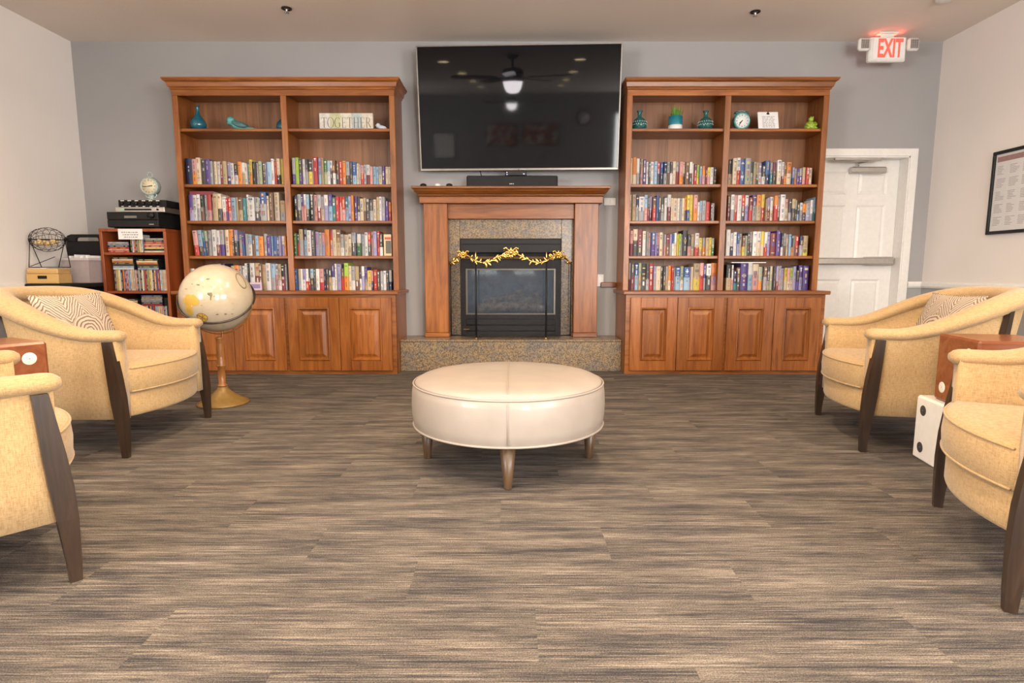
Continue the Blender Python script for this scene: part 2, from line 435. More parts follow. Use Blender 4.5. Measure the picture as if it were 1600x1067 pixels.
# carpet planks, laid in staggered rows
TW, TD = 1.0, .25
b = MB(); b.cbox(-TW/2, TW/2, -TD/2, TD/2, -.0065, 0, .0005); tile_me = b.mesh('carpet_tile', M['carpet'])
j = 0; y = 0.0
while y < YB-.02:
    d = min(TD, YB-y); off = (j*.37) % 1.0
    x = XL-off
    while x < XR:
        x0, x1 = max(x, XL), min(x+TW, XR)
        if x1-x0 > .02:
            me = tile_me
            if x1-x0 < TW-.001 or d < TD-.001:
                q = MB(); q.cbox(-(x1-x0)/2, (x1-x0)/2, -d/2, d/2, -.0065, 0, .0005); me = q.mesh('carpet_tile', M['carpet'])
            o = bpy.data.objects.new('carpet_tile', me); COL.objects.link(o); o.parent = floor
            o.location = ((x0+x1)/2, y+d/2, 0)
        x += TW
    y += TD; j += 1
# chair rails and baseboards
def rail_profile(z, h, d): return [(0, z), (d*.5, z), (d, z+h*.3), (d, z+h*.7), (d*.6, z+h), (0, z+h)]
def wall_strip(name, side, a0, a1, z, h, d):
    b = MB(); pr = rail_profile(z, h, d)
    if side == 'back': b.prism([(YB-p, q) for p, q in pr], a0, a1, axis='x')
    elif side == 'left': b.prism([(XL+p, q) for p, q in pr], a0, a1, axis='y')
    else: b.prism([(XR-p, q) for p, q in pr], a0, a1, axis='y')
    return structure(b.build(name, M['white']))
wall_strip('trim_1', 'left', YR, YB, RAIL-.03, .06, .022); wall_strip('trim_2', 'right', YR, YB-.023, RAIL-.03, .06, .022)
wall_strip('trim_3', 'back', DX1+.075, XR, RAIL-.03, .06, .022); wall_strip('trim_4', 'back', XL+.023, -3.72, RAIL-.03, .06, .022)
wall_strip('baseboard_left', 'left', YR, YB, 0, .10, .014); wall_strip('baseboard_right', 'right', YR, YB-.015, 0, .10, .014)
wall_strip('baseboard_back', 'back', DX1+.075, XR, 0, .10, .014)
b = MB(); b.cbox(.86, 1.01, 5.575, 5.6, .765, .815, .006); structure(b.build('trim_5', M['woodh']))
# windows behind the viewpoint
def window(name, axis, p, a0, a1, z0, z1, nb=2):
    fr = MB(); t = .05
    def bx(u0, u1, w0, w1):
        if axis == 'y': fr.cbox(u0, u1, p-.05, p+.03, w0, w1, .004)
        else: fr.cbox(p-.04, p+.04, u0, u1, w0, w1, .004)
    bx(a0, a1, z0, z0+t); bx(a0, a1, z1-t, z1); bx(a0, a0+t, z0+t, z1-t); bx(a1-t, a1, z0+t, z1-t)
    for k in range(1, nb):
        c = a0+(a1-a0)*k/nb; bx(c-.02, c+.02, z0+t, z1-t)
    o = structure(fr.build(name, M['white']))
    for k in range(nb):
        u0, u1 = a0+(a1-a0)*k/nb+.03, a0+(a1-a0)*(k+1)/nb-.03
        g = MB()
        if axis == 'y': g.box(u0, u1, p-.03, p-.024, z0+t, z1-t)
        else: g.box(p-.003, p+.003, u0, u1, z0+t, z1-t)
        g.build('pane', M['windowglass'], o)
for k, w in enumerate(REARW): window('window_%d' % (k+1), 'y', YR-.05, *w)
window('window_4', 'x', XL-.06, *ADDED_WIN, 3); window('window_5', 'x', XR+.06, *ADDED_WIN, 3)  # invented side windows that hold the added daylight lamps

# ------------------------------------------------------------------ door
YD = 5.715
b = MB(); cw = .07
b.cbox(DX1, DX1+cw, YB-.02, YB, 0, DZ+cw, .004); b.cbox(DX0-cw, DX0, YB-.02, YB, 0, DZ+cw, .004); b.cbox(DX0, DX1, YB-.02, YB, DZ, DZ+cw, .004)
b.box(DX1-.012, DX1, YB-.01, YB+.14, 0, DZ); b.box(DX0, DX0+.012, YB-.01, YB+.14, 0, DZ); b.box(DX0, DX1, YB-.01, YB+.14, DZ-.012, DZ)
door = structure(b.build('door_1', M['white']))
b = MB(); x0, x1 = DX0+.014, DX1-.014; st = .105; mid = (x0+x1)/2
pan = [(1.66, 1.88), (.98, 1.56), (.14, .84)]
cols = [(x0+st, mid-.05), (mid+.05, x1-st)]
holes = [(c[0], c[1], p[0], p[1]) for c in cols for p in pan]
panel_wall(x0, x1, .008, DZ-.014, holes, lambda a, c, d, e: b.box(a, c, YD, YD+.04, d, e))
leaf = b.build('door_leaf', M['white'], door)
for h in holes:
    q = MB(); a, c, d, e = h
    o_ = [(a, YD, d), (c, YD, d), (c, YD, e), (a, YD, e)]; i1 = [(a+.018, YD+.012, d+.018), (c-.018, YD+.012, d+.018), (c-.018, YD+.012, e-.018), (a+.018, YD+.012, e-.018)]
    i2 = [(a+.04, YD+.003, d+.04), (c-.04, YD+.003, d+.04), (c-.04, YD+.003, e-.04), (a+.04, YD+.003, e-.04)]
    q.loft([o_, i1, i2], True, False, True, smooth=False); q.build('door_panel', M['white'], leaf)
b = MB(); b.cbox(x0+.02, x1-.03, YD-.085, YD-.035, .985, 1.05, .01); b.cbox(x1-.30, x1-.02, YD-.07, YD, .975, 1.06, .012); b.cbox(x0+.02, x0+.1, YD-.07, YD, .975, 1.06, .012)
label(b.build('push_bar', M['silver'], door), 'silver push bar')
b = MB(); b.cbox(3.26, 3.60, YD-.07, YD-.005, 1.855, 1.915, .012)
label(b.build('door_closer', M['silver'], door), 'grey metal door closer with arm')
b = MB(); b.tube([(3.33, YD-.05, 1.92), (3.33, YD-.05, 1.945), (3.36, YD-.14, 1.955), (3.06, YD-.13, 1.962)], .010, 8); b.cbox(3.04, 3.50, YD-.15, YD-.115, 1.955, 1.985, .008)
b.build('closer_arm', M['silver'], door)

# ------------------------------------------------------------------ bookcases
SHELF = [2.180, 1.698, 1.376, 1.061]; CTOP = .748; YU = 5.255; YBASE = 5.105; YW = 5.598
def crown(x0, x1, yf, z0, z1, o, ol=1.0):
    """mitred moulding running left side, front, right side"""
    prof = [(0, z0), (.010, z0+.006), (.010, z0+.016), (.022, z0+.024), (o*.55, z0+(z1-z0)*.62), (o*.9, z1-.022), (o*.9, z1-.014), (o, z1-.012), (o, z1)]
    rings = []
    for p, z in prof:
        rings.append([(x0-p*ol, YW, z), (x0-p*ol, yf-p, z), (x1+p, yf-p, z), (x1+p, YW, z)])
    b = MB(); b.loft(rings, True, True, True, smooth=False); return b
def bookcase(x0, x1, lab):
    xm = (x0+x1)/2; t = thing('built_in_bookcase', lab, 'bookcase', (xm, 5.35, 0), 0, 'tall wooden bookcases')
    P = lambda n, b, m, par=t: b.build(n, M[m], par, True)
    # base cabinet
    b = MB(); b.box(x0, x0+.02, YBASE+.0, YW, 0, CTOP-.03); P('side_panel', b, 'wood')
    b = MB(); b.box(x1-.02, x1, YBASE+.0, YW, 0, CTOP-.03); P('side_panel', b, 'wood')
    b = MB(); b.box(x0+.02, x1-.02, YBASE+.02, YW, .03, .05); b.box(x0+.02, x1-.02, YW-.02, YW, .05, CTOP-.03); P('cabinet_box', b, 'wood')
    b = MB(); s = .05
    b.box(x0+.0, x0+s, YBASE-.002, YBASE+.018, .03, CTOP-.03); b.box(x1-s, x1, YBASE-.002, YBASE+.018, .03, CTOP-.03); b.box(xm-.03, xm+.03, YBASE-.002, YBASE+.018, .03, CTOP-.03)
    b.box(x0+s, x1-s, YBASE, YBASE+.018, CTOP-.07, CTOP-.03); b.box(x0, x1, YBASE-.004, YBASE+.018, 0, .035); P('face_frame', b, 'woodh')
    b = MB(); b.cbox(x0-.03, x1+.03, YBASE-.035, YW, CTOP-.032, CTOP, .006); P('counter', b, 'woodh')
    # four raised-panel doors
    zb, zt = .032, .690
    edges = [(x0+.040, (x0+.040+xm-.012)/2-.002), ((x0+.040+xm-.012)/2+.002, xm-.012), (xm+.012, (xm+.012+x1-.040)/2-.002), ((xm+.012+x1-.040)/2+.002, x1-.040)]
    for a, c in edges:
        yf = YBASE-.024; fw = .092
        b = MB(); b.cbox(a, a+fw, yf, yf+.022, zb, zt, .003); b.cbox(c-fw, c, yf, yf+.022, zb, zt, .003)
        b.cbox(a+fw, c-fw, yf, yf+.022, zb, zb+fw, .003); b.cbox(a+fw, c-fw, yf, yf+.022, zt-fw, zt, .003)
        dr = P('cabinet_door', b, 'wood')
        b = MB(); a2, c2, z2, z3 = a+fw-.001, c-fw+.001, zb+fw-.001, zt-fw+.001
        def rr(i, y): return [(a2+i, y, z2+i), (c2-i, y, z2+i), (c2-i, y, z3-i), (a2+i, y, z3-i)]
        b.loft([rr(0, yf-.001), rr(.008, yf-.006), rr(.016, yf+.004), rr(.022, yf+.013), rr(.034, yf+.013), rr(.062, yf+.001)], True, False, True, smooth=False)
        o = MB(); o.v, o.f, o.m, o.s, o.c = b.v, b.f, b.m, b.s, b.c
        L = Vector(t.location); o.v = [p-L for p in o.v]
        o.build('raised_panel', M['wood'], dr)
    # upper case
    for a, c in ((x0, x0+.022), (x1-.022, x1)):
        b = MB(); b.box(a, c, YU+.018, YW, CTOP, 2.51); P('side_panel', b, 'wood')
    b = MB(); b.box(xm-.011, xm+.011, YU+.018, YW-.012, CTOP, 2.49); P('divider', b, 'wood')
    b = MB(); n = 16
    for i in range(n):
        a = x0+.022+(x1-x0-.044)*i/n; c = x0+.022+(x1-x0-.044)*(i+1)/n
        q = MB(); q.box(a+.0004, c-.0004, YW-.012, YW-.001, CTOP, 2.51); P('back_board', q, 'woodback')
    b = MB(); b.box(x0+.022, x1-.022, YU+.018, YW-.012, 2.485, 2.51); P('top_panel', b, 'woodh')
    sw = .048
    for a, c in ((x0-.001, x0+sw), (xm-.026, xm+.026), (x1-sw, x1+.001)):
        b = MB(); b.cbox(a, c, YU, YU+.02, CTOP, 2.452, .002); P('stile', b, 'wood')
    b = MB(); b.cbox(x0-.001, x1+.001, YU, YU+.02, 2.452, 2.53, .002); P('top_rail', b, 'woodh')
    P('crown', crown(x0, x1, YU, 2.50, 2.592, .055, 1.0 if x0 < 0 else .55), 'woodh')
    for z in SHELF:
        for a, c in ((x0+.022, xm-.011), (xm+.011, x1-.022)):
            b = MB(); b.cbox(a, c, YU+.022, YW-.013, z-.027, z, .004); P('shelf', b, 'woodh')
    return t
bookcase(-2.99, -1.035, 'wide wooden bookcase left of the fireplace, behind the globe')
bookcase(1.015, 2.79, 'wooden bookcase right of the fireplace, beside the white door')

# ------------------------------------------------------------------ books
CLR = dict(K=((.012, .012, .014), 'black'), N=((.015, .022, .075), 'navy'), B=((.035, .10, .30), 'blue'), L=((.30, .46, .62), 'light blue'), T=((.04, .20, .22), 'teal'),
 G=((.05, .16, .06), 'green'), g=((.33, .52, .05), 'lime'), e=((.36, .40, .27), 'sage'), Y=((.72, .55, .08), 'yellow'), O=((.72, .24, .03), 'orange'), R=((.50, .035, .03), 'red'),
 P=((.62, .30, .28), 'pink'), V=((.085, .045, .22), 'indigo'), v=((.34, .31, .52), 'lavender'), W=((.74, .72, .70), 'white'), C=((.68, .56, .40), 'cream'), S=((.36, .36, .37), 'grey'),
 D=((.065, .060, .062), 'charcoal'), M=((.20, .03, .045), 'maroon'), U=((.17, .085, .045), 'brown'), A=((.46, .34, .19), 'tan'))
ROWS = {
'L1a': (285, 240, 30, "135:65:N 205:80:P/O 275:60:C 350:85:D/D 425:85:V 470:115:S 515:115:C 570:115:W 620:130:M 685:115:A 740:125:v/V 795:145:W 850:160:K/W 910:120:O 965:135:W/A 1000:150:W 1035:130:G/T 1085:90:Y/O 1145:125:K 1175:140:S 1230:115:e 1285:130:D 1305:140:v 1375:125:L 1420:75:W 1465:105:R 1515:75:C/K 1560:75:Y"),
'L2a': (285, 295, 95, "160:85:V/v 215:95:W 270:85:W/S 325:90:K/U 370:90:S 435:85:R/P 465:130:S 540:75:A 600:75:C/D 670:120:W/P 705:140:R/V 755:130:R/P 830:135:L 862:130:A 925:130:U/A 980:140:T 1015:85:W 1115:130:W 1180:125:S/D 1205:120:D 1300:50:B/S 1345:105:C 1410:60:U 1490:50:C -1510 1590:180:A/S"),
'L3a': (290, 352, 112, "185:80:P/R 255:75:L/D 305:85:T/B 350:85:e/D 395:80:S 470:65:W 530:80:W/M 590:70:S/V 655:65:C 725:60:O 755:180:D 810:75:v/D 865:145:S/P 905:140:V/B 960:130:S 1020:140:L/W 1065:165:U 1130:160:L 1200:170:O 1255:130:S 1320:165:V 1345:165:L 1410:165:B 1450:165:B 1480:165:v 1530:165:W/v 1560:165:O"),
'L4a': (290, 405, 25, "70:150:P/R 140:145:W 200:145:R/W 330:120:C 400:110:P/M 490:95:W 550:70:S 610:70:N 700:130:O 755:100:A 830:95:O 870:105:S 905:105:W 955:65:W/v 990:70:K 1065:60:W 1140:60:A/M 1185:75:U 1245:80:A 1320:60:W 1385:75:L/S 1440:75:W/P 1490:75:A/W 1545:80:K/M 1575:75:S"),
'L1b': (452, 240, 40, "90:65:S/V 145:60:g 190:80:D/V 235:80:W 280:80:D/S 350:80:D/Y 375:90:S 435:50:R 490:65:v/L 530:65:A 585:90:G/e 635:105:L/W 670:110:W/D 715:100:U/W 765:105:U/D 815:110:R 870:105:O 930:120:S/D 975:115:D 1035:125:B/L 1075:145:C 1110:165:S 1155:180:P/R 1195:170:S 1250:170:W/M 1295:200:P 1345:195:L 1390:200:L 1445:200:S/C 1490:195:V 1540:200:C 1585:200:C"),
'L2b': (454, 295, 40, "105:100:K 160:85:S/D 190:75:V/P 235:80:W/P 280:85:L/D 350:60:K 405:85:P 465:90:S/M 520:115:S/C 580:95:W/v 640:80:V/L 700:130:T 755:120:R 800:120:R/P 845:120:R/P 890:125:T/L 940:115:v 980:100:O 1030:110:V 1080:115:D/W 1135:150:C 1175:140:A/U 1230:150:D 1285:170:D/S 1335:165:C 1375:125:A 1420:120:W 1470:125:S/v 1520:185:V 1562:200:O/R"),
'L3b': (454, 352, 45, "90:120:G 125:125:D/R 185:60:A/S 245:45:N/L 315:75:W 370:75:D 425:95:v 480:110:S 530:115:P/v 600:65:O 645:75:R/P 705:65:C 775:70:U/A 830:140:S/W 890:145:C 945:135:C/A 1015:115:S/D 1035:120:B 1095:135:W/G 1150:140:S 1200:110:W 1250:110:R/D 1285:105:P 1340:95:v 1385:90:R 1440:130:D/W"),
'L4b': (454, 405, 25, "100:150:B 145:150:A/S 175:150:W 220:150:v/W 265:150:W/R 300:150:D/M 350:150:L/D 380:150:D 435:150:W 510:150:P/R 545:150:N 590:140:D/U 635:140:D/A 680:90:V/W 710:70:W 775:75:v 835:140:U/R 900:60:g/O 950:105:C 1005:110:S/W 1065:110:A/U 1100:115:D/W 1145:110:W/v 1190:120:V/A 1260:175:Y/C 1285:185:P/N 1350:165:R 1395:185:D 1440:185:S 1490:180:W 1530:190:D 1575:170:S/N"),
'R1a': (980, 240, 48, "85:70:C 150:55:O/C 205:70:W/S 220:75:D 260:75:A/P 305:80:V 340:125:W 370:130:D 430:120:W 480:115:L 525:125:R/D 575:125:B/N 625:125:N/S 675:125:S/U 715:125:D/W 775:115:C 825:125:S/M 880:125:P/O 915:130:C/D 980:125:U 1030:125:W/D 1050:145:W 1095:165:M/R 1140:170:g/Y 1180:195:L/v 1225:195:O/P 1255:205:M 1310:210:Y/P 1360:210:W 1405:210:K"),
'R2a': (980, 298, 40, "80:60:C 140:60:A 190:65:N/S 275:90:W/S 325:65:L/P 355:90:D/M 400:90:v/N 455:100:U/R 500:70:B 535:110:A/D 590:115:D/S 635:110:W 690:60:W/M 720:110:C 795:115:C 825:115:W 865:110:S 915:110:C 940:95:O/U 985:65:Y/B 1045:60:Y 1105:65:P/O 1140:175:W 1180:155:L/S 1245:150:S 1310:170:R 1335:190:D 1380:190:S"),
'R3a': (978, 352, 60, "115:80:P/M 190:60:C/D 270:70:M/D 325:90:W 355:100:S 400:115:P/S 465:110:B/V 490:120:v 530:120:P/V 580:110:C 605:130:S 635:140:S/P 695:150:M/U 735:135:v/S 770:130:B/W 810:115:W/C 835:135:Y 870:130:g/e 895:140:S 970:75:K 1025:150:D/P 1085:135:A 1150:120:W/R 1205:195:Y/A 1250:195:S/O 1300:195:A 1345:190:Y 1385:200:e/G"),
'R4a': (978, 405, 48, "75:60:S/D 140:65:D/M 200:70:B/L 245:60:e/A 320:70:K/D 370:70:D/S 440:70:R 475:110:v/S 550:110:C 585:110:D 620:110:D 665:110:S/A 715:100:O/C 755:105:R 785:130:S 860:125:B/L 910:110:e/W 1000:125:B/L 1025:130:v/P 1065:120:C 1165:65:A/Y 1225:60:P/R 1265:70:V/S 1335:70:W/D 1440:60:O/P"),
'R1b': (1130, 240, 92, "155:85:K/A 220:70:C 280:60:W/R 355:80:B 445:65:S/e 485:120:D/S 530:125:e/A 570:135:A/D 625:135:v/W 675:180:D/W 745:100:B/N 785:140:S/T 830:135:M/D 855:145:S/D 920:95:W/C 960:130:W/M 1015:140:U/O 1090:125:O/C 1125:210:v/B 1165:230:S/O 1205:225:V 1255:225:S/V 1300:210:A/P 1350:215:R 1410:215:C"),
'R2b': (1130, 298, 85, "125:65:U/M 180:60:W/S 235:65:P/R 300:65:W 360:60:R/D 415:65:W/v 470:100:M/R 540:60:V/S 615:60:O/A 670:50:Y/R 695:130:A 750:110:v/M 805:90:W/C 865:75:O/R 910:65:S/D 985:55:W 1040:125:P/C 1085:130:D/S 1140:125:A/D 1170:145:e/D 1205:185:D/L 1250:185:W/S 1315:200:O/D 1385:190:S/v 1430:140:W/S 1462:100:L/T"),
'R3b': (1130, 352, 58, "125:65:W 170:120:W/N 220:105:W 260:120:B/v 310:130:C 355:160:U/Y 395:160:e 435:115:D 475:105:S/D 540:95:W 605:95:W/C 655:95:Y/C 700:105:W/R 755:100:v 840:120:M 910:80:V 945:120:K/W 1000:125:S/U 1035:145:C 1075:140:L 1110:150:N/O 1145:160:e/A 1205:165:R/M 1260:170:N/S 1350:160:A/Y"),
'R4b': (1128, 405, 75, "155:85:K/A 180:90:W/P 245:180:N/T 305:130:U/D 415:60:V 480:60:W/L 585:75:C/P 640:120:e/O 660:120:N 715:115:U/S 765:115:D/A 815:110:C/e 850:115:D 890:110:v/M 915:115:A/P 950:105:v/S 985:145:v/S 1030:135:Y/C 1075:135:P/C 1130:135:g/C 1180:110:v 1225:170:K/V 1285:95:V/v 1375:100:V"),
}
LEAN = {'L3a': {0: 3.5, 1: 3.5, 2: 3.5, 3: 3.5}}
def ordinal(n): return '%d%s' % (n, 'th' if 10 <= n % 100 <= 20 else {1: 'st', 2: 'nd', 3: 'rd'}.get(n % 10, 'th'))
def book_mesh(w, h, d, c1, c2, rng, frac):
    """one bound volume: rounded spine towards -y, boards, page block, printed title; base at z=0"""
    b = MB(); r = min(.006, w*.35)
    out = [(-w/2, d), (-w/2, r), (-w*.3, r*.25), (0, 0), (w*.3, r*.25), (w/2, r), (w/2, d)]
    n = len(out); pg = (.66, .58, .45)
    z = h*frac
    vs = [(x, y, q) for q in (0, z, h) for x, y in out]; fs = []; 
    for lev, c in ((0, c2), (1, c1)):
        b.add(vs[lev*n:(lev+2)*n], [(i, i+1, n+i+1, n+i) for i in range(n-1)], 0, False, None, c)
    b.add(vs[2*n:], [list(range(n))], 0, False, None, c1); b.add(vs[:n], [list(range(n))[::-1]], 0, False, None, c2)
    t = min(.003, w*.15)
    b.box(-w/2+t, w/2-t, d-.004, d+.0005, .004, h-.004, 0, None, pg)            # fore edge
    b.quad((-w/2+t, r+.004, h+.0003), (w/2-t, r+.004, h+.0003), (w/2-t, d-.002, h+.0003), (-w/2+t, d-.002, h+.0003), 0, None, pg)
    # title print: short dashes running up the spine
    def contrast(c): 
        L = .3*c[0]+.6*c[1]+.1*c[2]
        return rng.choice([(.75, .72, .66), (.70, .50, .18), (.8, .8, .8)]) if L < .22 else rng.choice([(.03, .03, .04), (.30, .03, .03), (.03, .06, .20)])
    y0 = -.0004
    def soft(c, base): k_ = rng.uniform(.35, .75); return tuple(base[q]*(1-k_)+c[q]*k_ for q in range(3))
    ww = w*rng.uniform(.07, .20)
    zz = h*rng.uniform(.10, .2)
    while zz < h*.9:
        ln = h*rng.uniform(.03, .22); bs_ = c2 if zz < z else c1; cc = soft(contrast(bs_), bs_)
        if rng.random() < .62: b.quad((-ww, y0, zz), (ww, y0, zz), (ww, y0, min(zz+ln, h*.95)), (-ww, y0, min(zz+ln, h*.95)), 0, None, cc)
        zz += ln+h*rng.uniform(.015, .10)
    for _ in range(rng.choice((0, 0, 1, 1, 2, 3))):
        bz = h*rng.uniform(.08, .88); bh = h*rng.choice((.012, .02, .05, .10, .16)); bs_ = c2 if bz < z else c1
        cc = soft(rng.choice([(.6, .58, .55), (.02, .02, .03), (.35, .04, .03), (.05, .08, .25), (.5, .36, .12), (.3, .3, .3), contrast(bs_)]), bs_); e_ = min(bz+bh, h*.97)
        xs_ = [(-w*.3, r*.25), (0, 0), (w*.3, r*.25)]
        for (xa_, ya_), (xb_, yb_) in zip(xs_, xs_[1:]): b.quad((xa_, ya_-.0003, bz), (xb_, yb_-.0003, bz), (xb_, yb_-.0003, e_), (xa_, ya_-.0003, e_), 0, None, cc)
    k = rng.random()
    if k < .35:
        bz = h*rng.uniform(.80, .92); b.quad((-w*.28, y0-.0002, bz), (w*.28, y0-.0002, bz), (w*.28, y0-.0002, bz+h*.03), (-w*.28, y0-.0002, bz+h*.03), 0, None, contrast(c1))
    return b
BOOKS = []
rng = random.Random(11)
ROWN = {'1': 'top', '2': 'second', '3': 'third', '4': 'bottom'}
UNIT = {'L': (-2.99, -1.035), 'R': (1.015, 2.79)}
for key, (px0, py0, start, spec) in ROWS.items():
    unit, row, half = key
    zb = ([0]+SHELF+[CTOP])[int(row)+1] + .0005
    ux0, ux1 = UNIT[unit]; xm = (ux0+ux1)/2
    lo, hi = (ux0+.024, xm-.013) if half == 'a' else (xm+.013, ux1-.024)
    left = start; k = 0
    for e in spec.split():
        if e[0] == '-': left = int(e[1:]); continue
        r_, t_, c = e.split(':'); r_ = int(r_); k += 1
        Y = 5.292
        xa, zt = at(px0+left/10, py0+int(t_)/10, Y); xb, _ = at(px0+r_/10, py0+int(t_)/10, Y)
        xa_b, _ = at(px0+left/10, py0+44, Y); xb_b, _ = at(px0+r_/10, py0+44, Y)
        xa = (xa+xa_b)/2; xb = (xb+xb_b)/2
        if xa < lo+.001: xa = lo+.001
        if xb > hi-.001: xb = hi-.001
        w = max(xb-xa-.0012, .006); h = max(zt-zb, .12)
        cc = c.split('/'); c1 = CLR[cc[0]][0]; c2 = CLR[cc[-1]][0]
        jit = rng.uniform(.62, .92); c1 = tuple(min(.85, q*jit) for q in c1); c2 = tuple(min(.85, q*jit) for q in c2)
        nm = CLR[cc[0]][1] if len(cc) == 1 or cc[0] == cc[1] else CLR[cc[0]][1]+' and '+CLR[cc[1]][1]
        lab = '%s book, %s from left, %s book row, %s half of %s bookcase' % (nm, ordinal(k), ROWN[row], 'left' if half == 'a' else 'right', 'left' if unit == 'L' else 'right')
        BOOKS.append(dict(x=(xa+xb)/2, y=Y+rng.uniform(0, .030), z=zb, w=w, h=h, d=min(.23, max(.13, h*.72)), c1=c1, c2=c2, fr=rng.uniform(.35, .6) if c1 != c2 else .5, label=lab, lean=LEAN.get(key, {}).get(k-1, 0), row=row, unit=unit))
        left = r_
BOOKS[:] = BOOKS
# volumes standing in a second row behind, seen over the tops of the front ones
def back_row(key, items):
    px0, py0 = ROWS[key][:2]; zb = ([0]+SHELF+[CTOP])[int(key[1])+1]+.0005
    for (a, r_, t_, c, lab) in items:
        Y = 5.475
        xa, zt = at(px0+a/10, py0+t_/10, Y); xb, _ = at(px0+r_/10, py0+t_/10, Y)
        cc = CLR[c][0]
        BOOKS.append(dict(x=(xa+xb)/2, y=Y, z=zb, w=xb-xa-.001, h=zt-zb, d=.10, c1=cc, c2=cc, fr=.5, label=lab, lean=0, row='b', unit=key[0]))
order = sorted(range(len(BOOKS)), key=lambda i: -BOOKS[i]['w']*BOOKS[i]['h'])
single = set(order[:288])
rest = MB()
for i, q in enumerate(BOOKS):
    b = book_mesh(q['w'], q['h'], q['d'], q['c1'], q['c2'], rng, q['fr'])
    if i in single:
        o = b.build('book', M['book']); o.location = (q['x'], q['y'], q['z'])
        if q['lean']:
            a = R(-q['lean']); o.rotation_euler = (0, a, 0); o.location.z += q['w']/2*abs(sin(a))
        tag(o, q['label'], 'book', 'books on the left bookcase' if q['unit'] == 'L' else 'books on the right bookcase')
    else:
        Mx = Matrix.Translation((q['x'], q['y'], q['z']))
        if q['lean']: Mx = Matrix.Translation((q['x'], q['y'], q['z']+q['w']/2*sin(R(q['lean'])))) @ Matrix.Rotation(R(-q['lean']), 4, 'Y')
        n0 = len(rest.v); rest.v += [Mx @ p for p in b.v]; rest.f += [[n0+j for j in f] for f in b.f]; rest.m += b.m; rest.s += b.s; rest.c += b.c; rest.usec = True
o = rest.build('thin_books', M['book']); tag(o, 'thin narrow-spined books slotted between the thicker ones on both bookcases', 'books'); o['kind'] = 'stuff'
# lying and face-out books
def flat_book(name, x0, x1, y0, y1, z0, z1, c, lab, cat='book'):
    b = MB(); t = min(.003, (z1-z0)*.2); cc = CLR[c][0] if isinstance(c, str) else c
    b.box(x0, x1, y0, y1, z0, z0+t, 0, None, cc); b.box(x0, x1, y0, y1, z1-t, z1, 0, None, cc); b.box(x0, x1, y0, y0+t, z0+t, z1-t, 0, None, cc)
    b.box(x0+.004, x1-.004, y0+t, y1-.004, z0+t, z1-t, 0, None, (.62, .54, .42))
    return tag(b.own(name, M['book']), lab, cat, 'lying books')
zt2 = SHELF[2]
def top_of(sel): return max((q['z']+q['h'] for q in BOOKS if sel(q)), default=0)
xa, za = at(296, 303, 5.33); xb, _ = at(334, 303, 5.33)
tz = top_of(lambda q: q['unit'] == 'L' and q['row'] == '2' and xa-.01 < q['x'] < xb+.01)+.0015
flat_book('book', xa, xb, 5.33, 5.50, tz, tz+.030, 'M', 'dark red book lying flat on the second row of left bookcase')
b = MB()
xa, za = at(599.5, 366, 5.285); xb, _ = at(612, 398, 5.285); xb = min(xb, -1.06)
zs = SHELF[3]+.0008
b.box(xa, xb, 5.280, 5.294, zs, zs+.192, 0, None, (.60, .44, .25))
b.quad((xa+.008, 5.2795, zs+.145), (xb-.002, 5.2795, zs+.145), (xb-.002, 5.2795, zs+.167), (xa+.008, 5.2795, zs+.167), 0, None, (.45, .07, .04))
b.quad((xa+.016, 5.2795, zs+.020), (xb-.002, 5.2795, zs+.020), (xb-.002, 5.2795, zs+.135), (xa+.016, 5.2795, zs+.135), 0, None, (.10, .085, .07))
tag(b.own('book', M['book']), 'cream book turned face out with red label and dark picture', 'book')
xa, _ = at(1143, 410, 5.32); xb, _ = at(1197, 410, 5.32)
tz = top_of(lambda q: q['unit'] == 'R' and q['row'] == '4' and xa-.03 < q['x'] < xb+.03)+.0015
flat_book('magazine', xa, xb, 5.32, 5.5, tz, tz+.008, 'W', 'thin white magazine lying on bottom book row of right bookcase', 'magazine')
xa, _ = at(394, 448, 5.27); xb, _ = at(412, 448, 5.27); b = MB(); zs = CTOP+.0008
b.cbox(xa, xb, 5.225, 5.245, zs, zs+.072, .003, 0, None, (.52, .42, .46)); b.quad((xa+.012, 5.2245, zs+.018), (xb-.012, 5.2245, zs+.018), (xb-.012, 5.2245, zs+.056), (xa+.012, 5.2245, zs+.056), 0, None, (.20, .16, .32))
tag(b.own('paperback', M['book']), 'pink and purple paperback propped in front of bottom row behind globe', 'book')

# ------------------------------------------------------------------ fireplace
HZ = .293; HY = 5.245
def slab(name, x0, x1, y0, y1, z0, z1, lab, cat, bv=.006):
    b = MB(); b.cbox(x0, x1, y0, y1, z0, z1, bv); return tag(b.own(name, M['granite']), lab, cat)
t = thing('hearth', 'raised grey and tan granite hearth below the fireplace', 'hearth', (-.01, 5.42, 0))
b = MB(); b.cbox(-1.033, 1.013, HY, HY+.02, .0, HZ-.021, .003); b.build('front_slab', M['granite'], t, True)
b = MB(); b.cbox(-1.033, 1.013, HY-.006, YB-.002, HZ-.02, HZ, .005); b.build('top_slab', M['granite'], t, True)
b = MB(); b.box(-1.02, 1.0, HY+.021, YB-.002, .0, HZ-.021); b.build('hearth_core', M['granite'], t, True)
t = thing('granite_surround', 'speckled granite surround framing the black firebox', 'surround', (-.01, 5.58, HZ))
for x0, x1, z0, z1 in ((-.6035, -.50, HZ+.0005, 1.411), (.475, .5865, HZ+.0005, 1.411), (-.498, .473, 1.232, 1.411)):
    b = MB(); b.cbox(x0, x1, 5.565, 5.599, z0, z1, .002); b.build('granite_slab', M['granite'], t, True)
PY = 5.455
t = thing('mantelpiece', 'wooden fireplace mantel with two pilasters and moulded shelf', 'mantel', (-.01, 5.52, HZ))
